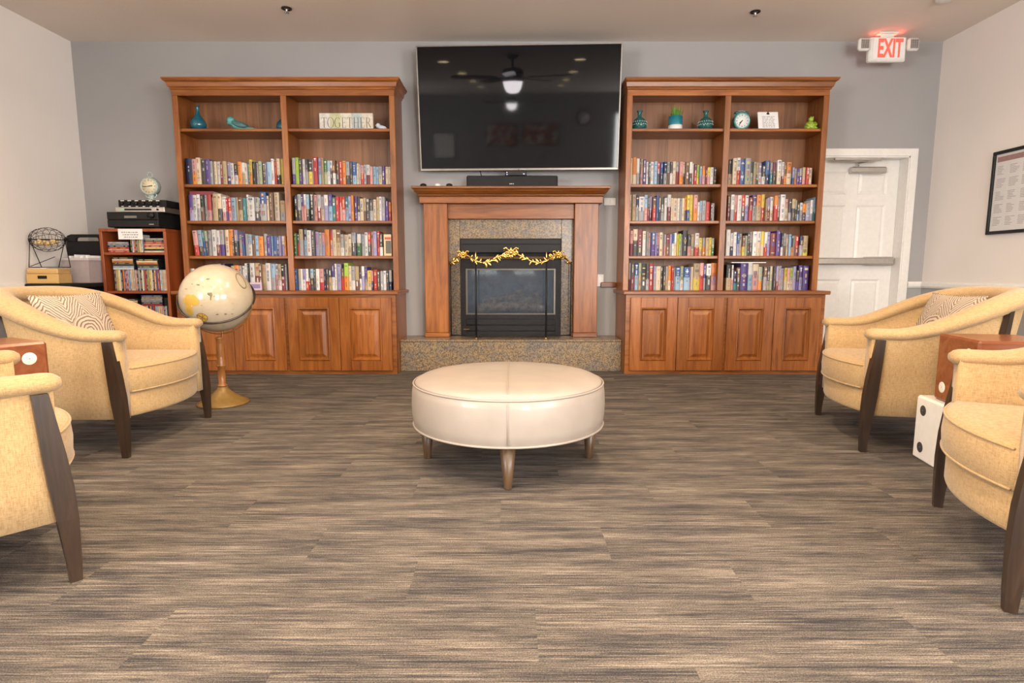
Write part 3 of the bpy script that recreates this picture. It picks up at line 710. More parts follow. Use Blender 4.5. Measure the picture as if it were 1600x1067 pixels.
for s, (x0, x1) in (('l', (-.828, -.605)), ('r', (.588, .811))):
    b = MB(); b.cbox(x0, x1, PY, YB-.002, HZ+.042, 1.548, .004); p = b.build('pilaster', M['wood'], t, True)
    b = MB(); b.cbox(x0-.006, x1+.006, PY-.008, YB-.002, HZ+.001, HZ+.041, .004); b.build('plinth', M['woodh'], t, True)
b = MB(); b.cbox(-.604, .587, 5.505, YB-.002, 1.412, 1.548, .002); b.build('frieze', M['woodh'], t, True)
b = MB(); b.cbox(-.860, .843, 5.42, YB-.002, 1.549, 1.607, .003); b.build('fascia', M['woodh'], t, True)
prof = [(0, 1.607), (.008, 1.610), (.012, 1.618), (.012, 1.622), (.030, 1.630), (.052, 1.648), (.058, 1.662), (.066, 1.664)]
b = MB(); b.loft([[(-.860-p*.7, YB-.002, z), (-.860-p*.7, 5.42-p*1.5, z), (.843+p*.7, 5.42-p*1.5, z), (.843+p*.7, YB-.002, z)] for p, z in prof], True, True, True, smooth=False); b.build('moulding', M['woodh'], t, True)
MZ = 1.686
b = MB(); b.cbox(-.912, .895, 5.300, YB-.002, 1.664, MZ, .004); b.build('mantel_shelf', M['woodh'], t, True)
# gas fire insert
t = thing('fireplace_insert', 'black gas fireplace insert with glass front and logs', 'fireplace', (-.01, 5.65, HZ))
fx0, fx1, fz0, fz1, fy = -.497, .472, HZ+.001, 1.226, 5.572
gx0, gx1, gz0, gz1 = -.448, .422, .500, .945
b = MB(); b.box(fx0, gx0, fy, fy+.02, fz0, 1.03); b.box(gx1, fx1, fy, fy+.02, fz0, 1.03); b.box(gx0, gx1, fy, fy+.02, gz1, 1.03); b.box(gx0, gx1, fy, fy+.02, .46, gz0)
b.build('face_frame', M['blackm'], t, True)
b = MB(); b.box(fx0, fx1, fy+.0205, fy+.032, 1.025, 1.229); b.box(gx0-.01, gx1+.01, fy+.0205, fy+.032, fz0, .4595); b.build('light_block_plate', M['satin'], t, True)  # black plate added behind the gaps to block light from outside
b = MB(); b.cbox(fx0, fx1, fy-.022, fy+.02, 1.095, fz1, .005); b.cbox(fx0, fx1, fy-.030, fy-.018, 1.175, 1.182, .002); b.build('hood', M['blackm'], t, True)
b = MB(); b.cbox(fx0, fx1, fy-.004, fy+.03, 1.035, 1.06, .003); b.build('brass_strip', M['oldbrass'], t, True)
for z0, z1 in ((.400, .458), (.342, .395), (fz0+.003, .337)):
    b = MB(); b.cbox(gx0, gx1, fy-.006, fy+.02, z0, z1, .004); b.build('louvre', M['blackm'], t, True)
b = MB(); b.cbox(-.475, -.415, fy-.0085, fy-.006, .352, .362, .001); b.build('name_plate', M['brass'], t, True)
b = MB()
for x0, x1, z0, z1 in ((gx0, gx0+.018, gz0, gz1), (gx1-.018, gx1, gz0, gz1), (gx0+.018, gx1-.018, gz0, gz0+.014), (gx0+.018, gx1-.018, gz1-.014, gz1)): b.cbox(x0, x1, fy-.005, fy+.006, z0, z1, .002)
b.build('glass_trim', M['bezel'], t, True)
b = MB(); b.box(gx0+.018, gx1-.018, fy+.006, fy+.010, gz0+.014, gz1-.014); b.build('glass', M['fireglass'], t, True)
b = MB(); by = 5.98
b.quad((fx0, fy+.02, .46), (fx1, fy+.02, .46), (fx1-.1, by, .46), (fx0+.1, by, .46)); b.quad((fx0, fy+.02, 1.05), (fx0+.1, by, 1.05), (fx1-.1, by, 1.05), (fx1, fy+.02, 1.05))
b.quad((fx0+.1, by, .46), (fx1-.1, by, .46), (fx1-.1, by, 1.05), (fx0+.1, by, 1.05)); b.quad((fx0, fy+.02, .46), (fx0+.1, by, .46), (fx0+.1, by, 1.05), (fx0, fy+.02, 1.05)); b.quad((fx1, fy+.02, .46), (fx1, fy+.02, 1.05), (fx1-.1, by, 1.05), (fx1-.1, by, .46))
b.build('fire_chamber', M['fireback'], t, True)
b = MB(); b.box(fx0-.08, fx0-.06, 5.742, 6.10, .2, 1.3); b.box(fx1+.06, fx1+.08, 5.742, 6.10, .2, 1.3); b.box(fx0-.06, fx1+.06, 6.08, 6.10, .2, 1.3); b.box(fx0-.06, fx1+.06, 5.742, 6.08, 1.28, 1.3); b.box(fx0-.06, fx1+.06, 5.742, 6.08, .2, .22); b.build('light_block_box', M['satin'], t, True)  # unseen dark box added to block outside light around the insert
b = MB(); b.cbox(-.28, .25, 5.62, 5.72, .462, .502, .012); b.build('ember_bed', M['taupe'], t, True)
for (a, c, r) in (((-.36, 5.70, .545), (.10, 5.76, .575), .048), ((-.02, 5.72, .56), (.36, 5.74, .55), .046), ((-.30, 5.82, .60), (.32, 5.84, .62), .055), ((-.20, 5.66, .60), (-.05, 5.86, .66), .036), ((.16, 5.66, .60), (.25, 5.86, .69), .038), ((-.05, 5.70, .64), (.10, 5.80, .72), .034)):
    a, c = Vector(a), Vector(c); rr = random.Random(int(a.x*100)); pts = [a.lerp(c, k/6)+Vector((0, rr.uniform(-.006, .006), rr.uniform(-.008, .008))) for k in range(7)]
    b = MB(); b.tube(pts, [r*rr.uniform(.85, 1.1) for _ in range(7)], 10); b.build('ceramic_log', M['log'], t, True)
# fire screen
t = thing('fire_screen', 'three-fold black mesh fire screen with gilded leaf garland', 'fire screen', (-.01, 5.40, HZ))
hinge = [(-.585, 5.49), (-.335, 5.335), (.318, 5.335), (.562, 5.49)]
zlow, ztop = HZ+.012, 1.010
for k in range(3):
    (xa, ya), (xb, yb) = hinge[k], hinge[k+1]
    b = MB()
    for z in (zlow+.006,): b.tube([(xa, ya, z), (xb, yb, z)], .005, 8)
    b.build('bottom_rod', M['blackm'], t, True)
    b = MB(); b.quad((xa, ya, zlow+.01), (xb, yb, zlow+.01), (xb, yb, ztop), (xa, ya, ztop)); b.build('mesh_panel', M['mesh'], t, True)
for k, (x, y) in enumerate(hinge):
    b = MB(); b.tube([(x, y, HZ+.006), (x, y, ztop+.03 if k in (1, 2) else ztop)], .0085 if k in (1, 2) else .006, 8)
    b.build('post', M['blackm'], t, True)
    if k in (1, 2):
        b = MB(); b.lathe([(.004, ztop+.03), (.011, ztop+.036), (.006, ztop+.045), (.008, ztop+.055), (.003, ztop+.075), (.0005, ztop+.10)], 10, (x, y, 0)); b.build('finial', M['gold'], t, True)
        b = MB(); b.lathe([(.013, HZ+.0005), (.013, HZ+.007), (.006, HZ+.010)], 10, (x, y, 0)); b.build('foot', M['gold'], t, True)
def screen_y(x):
    for (xa, ya), (xb, yb) in zip(hinge, hinge[1:]):
        if xa <= x <= xb: return ya+(yb-ya)*(x-xa)/(xb-xa)
    return hinge[0][1]
gar = [(-.585, .985), (-.555, 1.015), (-.51, 1.055), (-.455, 1.078), (-.40, 1.06), (-.34, 1.015), (-.27, .998), (-.20, 1.01), (-.13, 1.045), (-.075, 1.075), (-.01, 1.09)]
gar = gar+[(-.022-x, z) for x, z in gar[-2::-1]]
gp = []
for i in range(len(gar)-1):
    for k in range(3):
        f = k/3; x = gar[i][0]+(gar[i+1][0]-gar[i][0])*f; z = gar[i][1]+(gar[i+1][1]-gar[i][1])*f; x = max(-.585, min(.561, x)); gp.append((x, screen_y(x)-.014, z))
b = MB(); b.tube(gp, [.009+.003*sin(i*1.3) for i in range(len(gp))], 8); b.build('garland', M['gold'], t, True)
b = MB(); rr = random.Random(3)
for i in range(2, len(gp)-2, 1):
    x, y, z = gp[i]
    for s in (-1, 1):
        if rr.random() < .62:
            a = rr.uniform(.2, 1.3)*s+(0 if x < 0 else pi); L = rr.uniform(.016, .030)
            Mx = Matrix.Translation((x, y-.004, z)) @ Matrix.Rotation(-a, 4, 'Y') @ Matrix.Translation((L*.8, 0, 0))
            b.ball((0, 0, 0), 1, 8, 5, M=Mx @ Matrix.Diagonal((L, .006, L*.42, 1)))
            if rr.random() < .4: b.ball((x+cos(a)*L*1.5, y-.006, z+sin(a)*L*1.5), .0075, 8, 5)
b.build('gilded_leaves', M['gold'], t, True)
for cx, cz, sc in ((-.01, 1.088, 1.0), (-.455, 1.072, .78), (.433, 1.072, .78)):
    b = MB(); y = screen_y(cx)-.02
    b.ball((cx, y-.008, cz), .02*sc, 12, 8)
    for k in range(9):
        a = 2*pi*k/9+pi/2; L = .026*sc
        Mx = Matrix.Translation((cx, y, cz)) @ Matrix.Rotation(-a, 4, 'Y') @ Matrix.Translation((L*1.15, 0, 0))
        b.ball((0, 0, 0), 1, 8, 6, M=Mx @ Matrix.Diagonal((L, .009, L*.45, 1)))
    for s in (-1, 1):
        b.tube([(cx+s*.02*sc, y, cz+.02*sc), (cx+s*.045*sc, y-.004, cz+.048*sc), (cx+s*.066*sc, y-.006, cz+.040*sc), (cx+s*.060*sc, y-.006, cz+.022*sc)], [.008*sc, .008*sc, .007*sc, .006*sc], 8)
    b.build('rosette', M['gold'], t, True)
# items on the mantel
t = thing('sound_bar', 'long black sound bar on the mantel under the television', 'sound bar', (-.0, 5.40, MZ))
b = MB(); b.cbox(-.415, .418, 5.362, 5.45, MZ+.001, MZ+.101, .01); b.build('cabinet', M['black'], t, True)
b = MB(); b.cbox(-.408, .411, 5.357, 5.363, MZ+.007, MZ+.095, .002); b.build('grille', M['satin'], t, True)
b = MB()
for k, w in enumerate((.006, .008, .003, .006)): b.box(-.022+k*.0105, -.022+k*.0105+w, 5.3555, 5.3572, MZ+.022, MZ+.030)
b.build('maker_mark', M['silver'], t, True)
t = thing('streaming_box', 'small black box with indicator lights on the sound bar', 'set-top box', (.035, 5.41, MZ+.102))
b = MB(); b.cbox(-.065, .135, 5.37, 5.445, MZ+.102, MZ+.145, .004); b.build('case', M['black'], t, True)
b = MB(); b.box(-.05, -.043, 5.3685, 5.3702, MZ+.125, MZ+.132); b.box(.10, .115, 5.3685, 5.3702, MZ+.114, MZ+.119); b.box(-.05, -.04, 5.3685, 5.3702, MZ+.108, MZ+.113); b.build('indicator_lights', plain('indicator', (.5, .5, .9), .4, emit=(.5, .6, 1), es=1.5), t, True)
for nm, px, c, lab in (('remote_mouse', 661.5, 'black', 'small black rounded gadget at the left end of the mantel'), ('white_gadget', 684, 'whiteplastic', 'small white rounded gadget between two black ones on mantel'), ('black_puck', 702, 'black', 'flat black gadget with cable on mantel, nearest the sound bar')):
    x, _ = at(px, 286, 5.36); b = MB(); b.lathe([(.028, MZ+.001), (.031, MZ+.008), (.026, MZ+.022), (.012, MZ+.028)], 14, (x, 5.36, 0), sx=1, sy=1.5); tag(b.own(nm, M[c]), lab, 'gadget')
# television
t = thing('television', 'large wall-mounted television above the mantel, dark glossy screen', 'television', (.062, 5.445, 1.846), R(-2.4), rx=R(6.5))
TWd, THt = 1.822, 1.065
b = MB(); b.cbox(-TWd/2, TWd/2, 0, .045, 0, THt, .004); b.build('back_shell', M['black'], t)
b = MB(); e = .012
for x0, x1, z0, z1 in ((-TWd/2, TWd/2, 0, .020), (-TWd/2, TWd/2, THt-e, THt), (-TWd/2, -TWd/2+e, .02, THt-e), (TWd/2-e, TWd/2, .02, THt-e)): b.cbox(x0, x1, -.010, .002, z0, z1, .002)
b.build('bezel', M['bezel'], t)
b = MB(); b.box(-TWd/2+e, TWd/2-e, -.004, -.0005, .02, THt-e); b.build('screen', M['screen'], t)
b = MB(); b.lathe([(.007, 0), (.007, .004)], 12, (0, 0, 0), M=Matrix.Translation((.0, -.010, .010)) @ Matrix.Rotation(pi/2, 4, 'X')); b.build('maker_mark', M['silver'], t)
b = MB(); b.cbox(-.3, .3, .045, .075, .3, .75, .004); b.build('wall_bracket', M['blackm'], t)
b = MB(); b.tube([(-.36, .02, -.002), (-.355, .03, -.03), (-.33, .02, -.075), (-.31, .03, -.10)], .005, 8); b.build('cable', M['black'], t)
# wall plates by the mantel
def plate(name, px, py, w, h, lab, cat, holes):
    x, z = at(px, py, 5.59); t = thing(name, lab, cat, (x, 5.598, z-h/2))
    b = MB(); b.cbox(-w/2, w/2, -.010, 0, 0, h, .003); b.build('cover_plate', M['whiteplastic'], t)
    for hx, hz, hw, hh, m in holes:
        b = MB(); b.cbox(hx-hw/2, hx+hw/2, -.0135, -.009, hz-hh/2, hz+hh/2, .001); b.build('insert', M[m], t)
plate('wall_socket', 953, 315, .115, .070, 'white horizontal wall socket beside the mantel shelf', 'wall socket', [(-.028, .035, .04, .035, 'white'), (.028, .035, .04, .035, 'white')])
plate('light_switch', 938, 438, .066, .118, 'white switch plate beside the right mantel pilaster', 'light switch', [(0, .059, .030, .065, 'white')])

# ------------------------------------------------------------------ shelf ornaments
ZS = SHELF[0]+.0008
def sx(px, Y=5.36): return at(px, 199, Y)[0]
b = MB(); b.lathe([(.030, 0), (.052, .010), (.066, .038), (.068, .060), (.058, .088), (.036, .118), (.018, .145), (.014, .175), (.014, .200), (.019, .216), (.012, .214), (.010, .19)], 28, (sx(308.5), 5.38, ZS))
tag(b.own('bottle_vase', M['teal']), 'dark teal long-necked vase on the left bookcase top shelf', 'vase')
def bird(name, x, s, m1, m2, lab, flip=1):
    t = thing(name, lab, 'figurine', (x, 5.36, ZS))
    b = MB(); rings = []
    sp = [(-.085, .060, .004), (-.080, .064, .018), (-.065, .070, .030), (-.045, .066, .034), (-.025, .050, .040), (.0, .040, .040), (.035, .032, .034), (.065, .022, .022), (.095, .015, .012), (.135, .014, .009), (.16, .013, .004)]
    for px, pz, r in sp: rings.append([(px, r*.85*cos(2*pi*k/14), max(.0, pz+r*sin(2*pi*k/14))) for k in range(14)])
    Mx = Matrix.Diagonal((s*flip, s, s, 1))
    b.loft(rings, True, True, True, M=Mx); b.build('body', M[m1], t)
    b = MB(); b.ball((-.052, 0, .082), .034, 14, 9, M=Mx); b.build('head', M[m1], t)
    b = MB(); b.lathe([(.010, 0), (.006, .010), (.001, .024)], 8, (0, 0, 0), M=Mx @ Matrix.Translation((-.080, 0, .080)) @ Matrix.Rotation(R(-95), 4, 'Y')); b.build('beak', M[m2], t)
    for q in (-1, 1):
        b = MB(); b.ball((0, 0, 0), 1, 12, 7, M=Mx @ Matrix.Translation((.025, q*.026, .045)) @ Matrix.Rotation(R(14), 4, 'Y') @ Matrix.Diagonal((.070, .014, .026, 1))); b.build('wing', M[m2], t)
    return t
bird('bird_figurine', sx(371), 1.05, 'aqua', 'aquad', 'aqua ceramic bird with long tail on the left bookcase')
b = MB(); b.lathe([(.030, 0), (.055, .012), (.066, .05), (.060, .085), (.030, .115), (.018, .125), (.022, .135)], 24, (-2.095, 5.46, ZS)); tag(b.own('round_vase', M['teal']), 'teal round vase half hidden behind the centre post, left bookcase', 'vase')
t = thing('word_block', 'pastel striped wooden block reading TOGETHER on the left bookcase', 'sign', (sx(542), 5.36, ZS))
bw, bh = .480, .146
for k, c in enumerate(((.60, .57, .52), (.50, .50, .30), (.62, .58, .48), (.42, .47, .46), (.60, .54, .44))):
    b = MB(); b.cbox(-bw/2+bw*k/5, -bw/2+bw*(k+1)/5, -.018, .018, 0, bh, .0015); b.build('stripe', plain('stripe_paint', c, .7, var=.12, scale=40), t)
def serif_letter(ch, x0, w, z0, h, y):
    b = MB(); k = .0065; f = .0022; sr = .005
    R_ = lambda a, c, d, e: b.box(x0+a, x0+c, y-.0012, y, z0+d, z0+e)
    def stem(x): R_(x-k/2, x+k/2, 0, h); R_(x-k*1.2, x+k*1.2, 0, f); R_(x-k*1.2, x+k*1.2, h-f, h)
    def arc(cx, cz, rx, rz, a0, a1, n=22):
        p = [(cx+rx*cos(R(a0+(a1-a0)*i/n)), cz+rz*sin(R(a0+(a1-a0)*i/n)), R(a0+(a1-a0)*i/n)) for i in range(n+1)]
        for (xa, za, ta), (xb, zb_, tb) in zip(p, p[1:]):
            wa = f/2+(k-f)/2*abs(cos(ta)); wb = f/2+(k-f)/2*abs(cos(tb))
            b.quad((x0+xa-cos(ta)*wa, y-.0012, z0+za-sin(ta)*wa), (x0+xa+cos(ta)*wa, y-.0012, z0+za+sin(ta)*wa), (x0+xb+cos(tb)*wb, y-.0012, z0+zb_+sin(tb)*wb), (x0+xb-cos(tb)*wb, y-.0012, z0+zb_-sin(tb)*wb))
    if ch == 'T': stem(w/2); R_(0, w, h-f*1.5, h); R_(0, f, h-.018, h); R_(w-f, w, h-.018, h)
    elif ch == 'H': stem(w*.2); stem(w*.8); R_(w*.2, w*.8, h*.5, h*.5+f)
    elif ch == 'E':
        stem(w*.22); R_(w*.2, w*.9, 0, f); R_(w*.2, w*.86, h-f, h); R_(w*.2, w*.66, h*.5, h*.5+f); R_(w*.9-f, w*.9, 0, .018); R_(w*.86-f, w*.86, h-.016, h); R_(w*.66-f, w*.66, h*.44, h*.58)
    elif ch == 'O': arc(w/2, h/2, w*.46, h*.50, 0, 360, 32)
    elif ch == 'G': arc(w/2, h/2, w*.46, h*.50, 42, 318, 28); R_(w*.80-k/2, w*.80+k/2, h*.12, h*.45); R_(w*.62, w*.96, h*.45, h*.45+f)
    elif ch == 'R':
        stem(w*.22); arc(w*.42, h*.74, w*.30, h*.25, -90, 90); R_(w*.2, w*.42, h-f, h); R_(w*.2, w*.44, h*.48, h*.48+f)
        b.add([(x0+w*.44, y-.0012, z0+h*.49), (x0+w*.58, y-.0012, z0+h*.49), (x0+w*.98, y-.0012, z0), (x0+w*.80, y-.0012, z0)], [(0, 1, 2, 3)])
    return b
ltm = flat('letter_taupe', (.16, .12, .09)); xx = -.222
for ch_, w_ in zip('TOGETHER', (.054, .064, .062, .050, .054, .062, .050, .056)):
    serif_letter(ch_, xx, w_-.006, .020, .088, -.0183).build('letter', ltm, t); xx += w_
bird('small_bird_figurine', sx(596), .55, 'porcelain', 'porcelain', 'small pale blue bird beside the TOGETHER block')
def bottle(px, lab):
    t = thing('glass_bottle', lab, 'vase', (sx(px), 5.36, ZS), 0, 'teal glass bottles')
    b = MB(); b.lathe([(.040, 0), (.058, .012), (.066, .040), (.062, .068), (.044, .096), (.022, .112), (.017, .122), (.018, .150), (.028, .168), (.022, .168), (.014, .148)], 24); b.build('glass', M['greenglass'], t)
    b = MB()
    for k in range(40):
        a = 2*pi*k/20+(k//20)*.15; z = .045+.024*(k//20); r = .065-.002*(k//20)
        b.ball((r*cos(a), r*sin(a), z), .0055, 6, 4)
    b.build('raised_dots', M['verdigris'], t)
bottle(999, 'teal glass bottle vase nearest the television, right bookcase'); bottle(1102, 'teal glass bottle vase right of the potted plant')
t = thing('potted_plant', 'small green plant in a teal and white pot', 'plant', (sx(1055), 5.36, ZS))
b = MB(); b.lathe([(.058, 0), (.062, .004), (.062, .042)], 28); b.build('pot_base', M['whiteplastic'], t)
b = MB(); b.lathe([(.0625, .042), (.0625, .118), (.056, .118), (.054, .100), (.002, .098)], 28, cap=False); b.build('pot', plain('teal_pot_glaze', (.02, .20, .27), .2, coat=.4), t)
rr = random.Random(5)
for k in range(46):
    a = rr.uniform(0, 2*pi); r = rr.uniform(0, .045); L = rr.uniform(.05, .115); ln = rr.uniform(.1, .5); w = rr.uniform(.004, .009)
    x, y = r*cos(a), r*sin(a); d = Vector((cos(a)*ln, sin(a)*ln, 1)).normalized(); sd = Vector((-sin(a), cos(a), 0)); p = Vector((x, y, .098)); mdl = p+d*L*.55+Vector((0, 0, .004)); e = p+d*L+Vector((cos(a), sin(a), 0))*L*.25*ln
    b = MB(); b.add([p-sd*.002, p+sd*.002, mdl+sd*w, mdl-sd*w, e, mdl+d*.001+d.cross(sd)*.003], [(0, 1, 2, 5), (0, 5, 3), (5, 2, 4), (3, 5, 4)], 0, True); b.build('leaf', M['leaf'], t)
def dial(t, c, r, y, face, rim, hands=(4, 38)):
    x0, z0 = c; Mx = Matrix.Translation((x0, y, z0)) @ Matrix.Rotation(pi/2, 4, 'X')
    b = MB(); b.lathe([(r*.98, 0), (r*.98, .004)], 32, M=Mx); b.build('dial', M[face], t)
    b = MB()
    for k in range(12):
        a = 2*pi*k/12; q = Mx @ Matrix.Rotation(a, 4, 'Z'); w = .0022 if k % 3 else .0038
        b.box(-w, w, r*.70, r*.88, .004, .0052, 0, q)
    b.build('hour_marks', M['ink'], t)
    for k, (L, w) in enumerate(((.50, .004), (.74, .0028))):
        a = -2*pi*(hands[0]+hands[1]/60)/12 if k == 0 else -2*pi*hands[1]/60
        b = MB(); b.box(-w, w, -r*.1, r*L, .0055+.001*k, .0065+.001*k, 0, Mx @ Matrix.Rotation(a, 4, 'Z')); b.build('clock_hand', M['black'], t)
t = thing('alarm_clock', 'round aqua twin-bell alarm clock on the right bookcase', 'clock', (sx(1155)+.014, 5.36, ZS))
b = MB(); Mx = Matrix.Translation((0, .03, .078)) @ Matrix.Rotation(pi/2, 4, 'X')
b.lathe([(.066, 0), (.074, .008), (.074, .05), (.070, .060), (.062, .062), (.061, .052), (.001, .050)], 32, M=Mx, cap=False); b.build('case', M['aqua'], t)
dial(t, (0, .078), .062, -.022, 'paper', 'aqua', (7, 36))
b = MB(); b.tube([(.0+.060*cos(a), .0, .120+.050*sin(a)) for a in [pi*k/12 for k in range(13)]], .0045, 8); b.build('handle', M['aqua'], t)
for s in (-1, 1):
    b = MB(); b.ball((s*.042, 0, .150), .024, 12, 8, sz=.6); b.build('bell', M['aquad'], t)
    b = MB(); b.tube([(s*.042, 0, .02), (s*.056, 0, .006)], .006, 8); b.build('foot', M['aquad'], t)
t = thing('memo_card', 'white clipboard card leaning beside the alarm clock', 'card', (sx(1202), 5.37, ZS), 0)
tilt = Matrix.Rotation(R(-14), 4, 'X')
b = MB(); b.cbox(-.092, .092, -.005, .005, .003, .178, .002, M=tilt); b.build('board', M['paper'], t)
b = MB(); b.cbox(-.012, .012, -.009, -.004, .152, .166, .001, M=tilt); b.cbox(-.005, .005, -.009, -.004, .164, .176, .001, M=tilt); b.build('clip', M['black'], t)
b = MB(); rr = random.Random(2)
for k in range(8):
    z = .130-.014*k; x = -.055
    while x < .05:
        L = rr.uniform(.012, .035); b.quad((x, -.0056, z), (min(x+L, .058), -.0056, z), (min(x+L, .058), -.0056, z+.005), (x, -.0056, z+.005), M=tilt); x += L+.006
b.build('printed_lines', M['ink'], t)
b = MB(); b.box(-.09, .09, .035, .045, .0, .003); b.box(-.004, .004, .0, .045, .0, .12, M=Matrix.Translation((0, .012, 0))); b.build('easel_back', M['paper'], t)
t = thing('lime_figurine', 'small lime green seated figurine at the right bookcase end', 'figurine', (sx(1266), 5.36, ZS))
b = MB(); b.lathe([(.030, 0), (.046, .008), (.050, .030), (.043, .052), (.030, .070), (.020, .080)], 20); b.build('body', M['green'], t)
b = MB(); b.ball((0, -.004, .096), .023, 14, 9); b.build('head', M['green'], t)
for s in (-1, 1):
    b = MB(); b.tube([(s*.03, -.01, .068), (s*.045, -.022, .048), (s*.025, -.042, .036)], [.010, .010, .008], 8); b.build('arm', M['green'], t)
    b = MB(); b.ball((s*.032, -.032, .014), .019, 10, 7, sz=.7); b.build('foot', M['green'], t)
    b = MB(); b.ball((s*.010, -.022, .110), .007, 8, 6); b.build('eye', M['green'], t)

# ------------------------------------------------------------------ media shelf in the corner
MX0, MX1, MY0, MY1, MT = -3.665, -3.072, 5.155, 5.56, 1.297
t = thing('media_shelf', 'red-brown open shelf full of films beside the bookcase', 'shelf', ((MX0+MX1)/2, 5.36, 0))
for a, c in ((MX0, MX0+.025), (MX1-.025, MX1)):
    b = MB(); b.cbox(a, c, MY0, MY1, 0, MT-.026, .002); b.build('side_panel', M['media'], t, True)
b = MB(); b.cbox(MX0-.0, MX1+.0, MY0-.002, MY1, MT-.026, MT, .002); b.build('top_panel', M['media'], t, True)
b = MB(); b.box(MX0+.025, MX1-.025, MY1-.008, MY1, .06, MT-.026); b.build('back_panel', M['satin'], t, True)
MSH = [1.088, .745, .42, .07]
for z in MSH:
    b = MB(); b.cbox(MX0+.0255, MX1-.0255, MY0+.004, MY1-.009, z-.022, z, .002); b.build('shelf', M['media'], t, True)
b = MB(); b.box(MX0+.0255, MX1-.0255, MY0+.03, MY0+.045, 0, .047); b.build('kickboard', M['media'], t, True)
DC = ['R', 'C', 'W', 'S', 'R', 'D', 'C', 'N', 'K', 'L', 'A', 'P', 'O', 'W', 'S', 'Y', 'D', 'B']
rg = random.Random(21)
def dvd_mesh(c, c2):
    c = tuple(q*.75 for q in c); c2 = tuple(.5*q+.5*p for q, p in zip(c, c2))
    b = MB(); b.cbox(-.0073, .0073, 0, .135, 0, .190, .0012, 0, None, (.02, .02, .022))
    b.quad((-.0070, -.0004, .002), (.0070, -.0004, .002), (.0070, -.0004, .188), (-.0070, -.0004, .188), 0, None, c)
    b.quad((-.0074, .003, .003), (-.0074, .132, .003), (-.0074, .132, .187), (-.0074, .003, .187), 0, None, c); b.quad((.0074, .003, .003), (.0074, .132, .003), (.0074, .132, .187), (.0074, .003, .187), 0, None, c)
    z = .02
    while z < .17:
        L = rg.uniform(.015, .08); b.quad((-.003, -.0008, z), (.003, -.0008, z), (.003, -.0008, min(z+L, .18)), (-.003, -.0008, min(z+L, .18)), 0, None, c2); z += L+rg.uniform(.01, .04)
    return b.mesh('film_case', M['book'])
CASES = {}
def dvd(c, c2):
    if (c, c2) not in CASES: CASES[c, c2] = dvd_mesh(CLR[c][0], CLR[c2][0])
    o = bpy.data.objects.new('film_case', CASES[c, c2]); COL.objects.link(o); return o
def dvd_row(x0, x1, z, where, n0=0, Y=5.19, sc=1):
    x = x0+.0078; k = 0
    while x < x1-.0075:
        k += 1; c = DC[(k*5+n0) % len(DC)]; c2 = rg.choice([q for q in 'WCDKYR' if q != c])
        o = dvd(c, c2); o.location = (x, Y+rg.uniform(0, .008), z+.0005); o.scale = (1, sc, sc)
        tag(o, '%s and %s film case, %s from left, %s' % (CLR[c][1], CLR[c2][1], ordinal(k), where), 'film case', 'film cases on the media shelf'); x += .0158
def dvd_stack(x, z, n, where, n0=0, Y=5.19, ang=0):
    for k in range(n):
        c = DC[(k*7+n0) % len(DC)]; c2 = rg.choice([q for q in 'WCDKY' if q != c])
        o = dvd(c, c2); o.rotation_euler = (0, R(90), 0); o.location = (x-.095+rg.uniform(-.004, .004), Y+rg.uniform(0, .01), z+.0085+k*.0158)
        tag(o, '%s and %s film case, %s from bottom, %s' % (CLR[c][1], CLR[c2][1], ordinal(k+1), where), 'film case', 'film cases on the media shelf')
dvd_row(MX0+.075, MX1-.035, MSH[1], 'middle media shelf row')
ztp = MSH[1]+.1905
dvd_stack(MX0+.165, ztp, 7, 'left stack on middle film row', 2); dvd_stack(MX0+.385, ztp, 6, 'right stack on middle film row', 9)
dvd_stack(MX0+.135, MSH[0], 6, 'left stack on upper media shelf', 4); dvd_stack(MX1-.130, MSH[0], 8, 'right stack on upper media shelf', 1)
dvd_row(MX0+.245, MX0+.36, MSH[0], 'under the paper notice', 3, sc=.84)
dvd_row(MX0+.09, MX1-.035, MSH[2], 'lower media shelf row', 7)
ztp = MSH[2]+.1905
dvd_stack(MX0+.175, ztp, 4, 'left stack on lower film row', 5); dvd_stack(MX0+.40, ztp, 6, 'right stack on lower film row', 0)
b = MB(); b.cbox(MX0+.505, MX1-.03, 5.20, 5.34, ztp+.0008, ztp+.075, .004); tag(b.own('black_case', M['satin']), 'black box on the lower film row of the media shelf', 'box')
x, z = at(203.5, 366, 5.15); t = thing('paper_notice', 'white paper notice taped to the top of the media shelf', 'notice', (x, 5.1525, z-.045))
b = MB(); b.box(-.108, .108, -.0015, 0, 0, .092); b.build('sheet', M['paper'], t)
b = MB(); rr = random.Random(9)
for k in range(3):
    xx = -.078+.01*k
    while xx < .07-.01*k:
        L = rr.uniform(.008, .024); b.quad((xx, -.0018, .058-.021*k), (xx+L, -.0018, .058-.021*k), (xx+L, -.0018, .066-.021*k), (xx, -.0018, .066-.021*k)); xx += L+.006
b.build('printed_lines', M['ink'], t)
# amplifier, mixer and clock stacked on the media shelf
t = thing('stereo_receiver', 'black stereo receiver on top of the media shelf', 'receiver', (-3.36, 5.33, MT))
b = MB(); b.cbox(-3.585, -3.135, 5.17, 5.52, MT+.012, MT+.145, .004); b.build('case', M['satin'], t, True)
b = MB(); b.cbox(-3.585, -3.135, 5.160, 5.171, MT+.014, MT+.074, .003); b.cbox(-3.585, -3.135, 5.160, 5.171, MT+.078, MT+.145, .003); b.build('front_panel', M['black'], t, True)
b = MB(); b.box(-3.43, -3.32, 5.1585, 5.1605, MT+.092, MT+.112); b.build('display', plain('display_grey', (.16, .16, .15), .3), t, True)
b = MB(); b.lathe([(.030, 0), (.028, .022), (.001, .023)], 24, M=Matrix.Translation((-3.19, 5.161, MT+.115)) @ Matrix.Rotation(pi/2, 4, 'X')); b.build('volume_knob', M['black'], t, True)
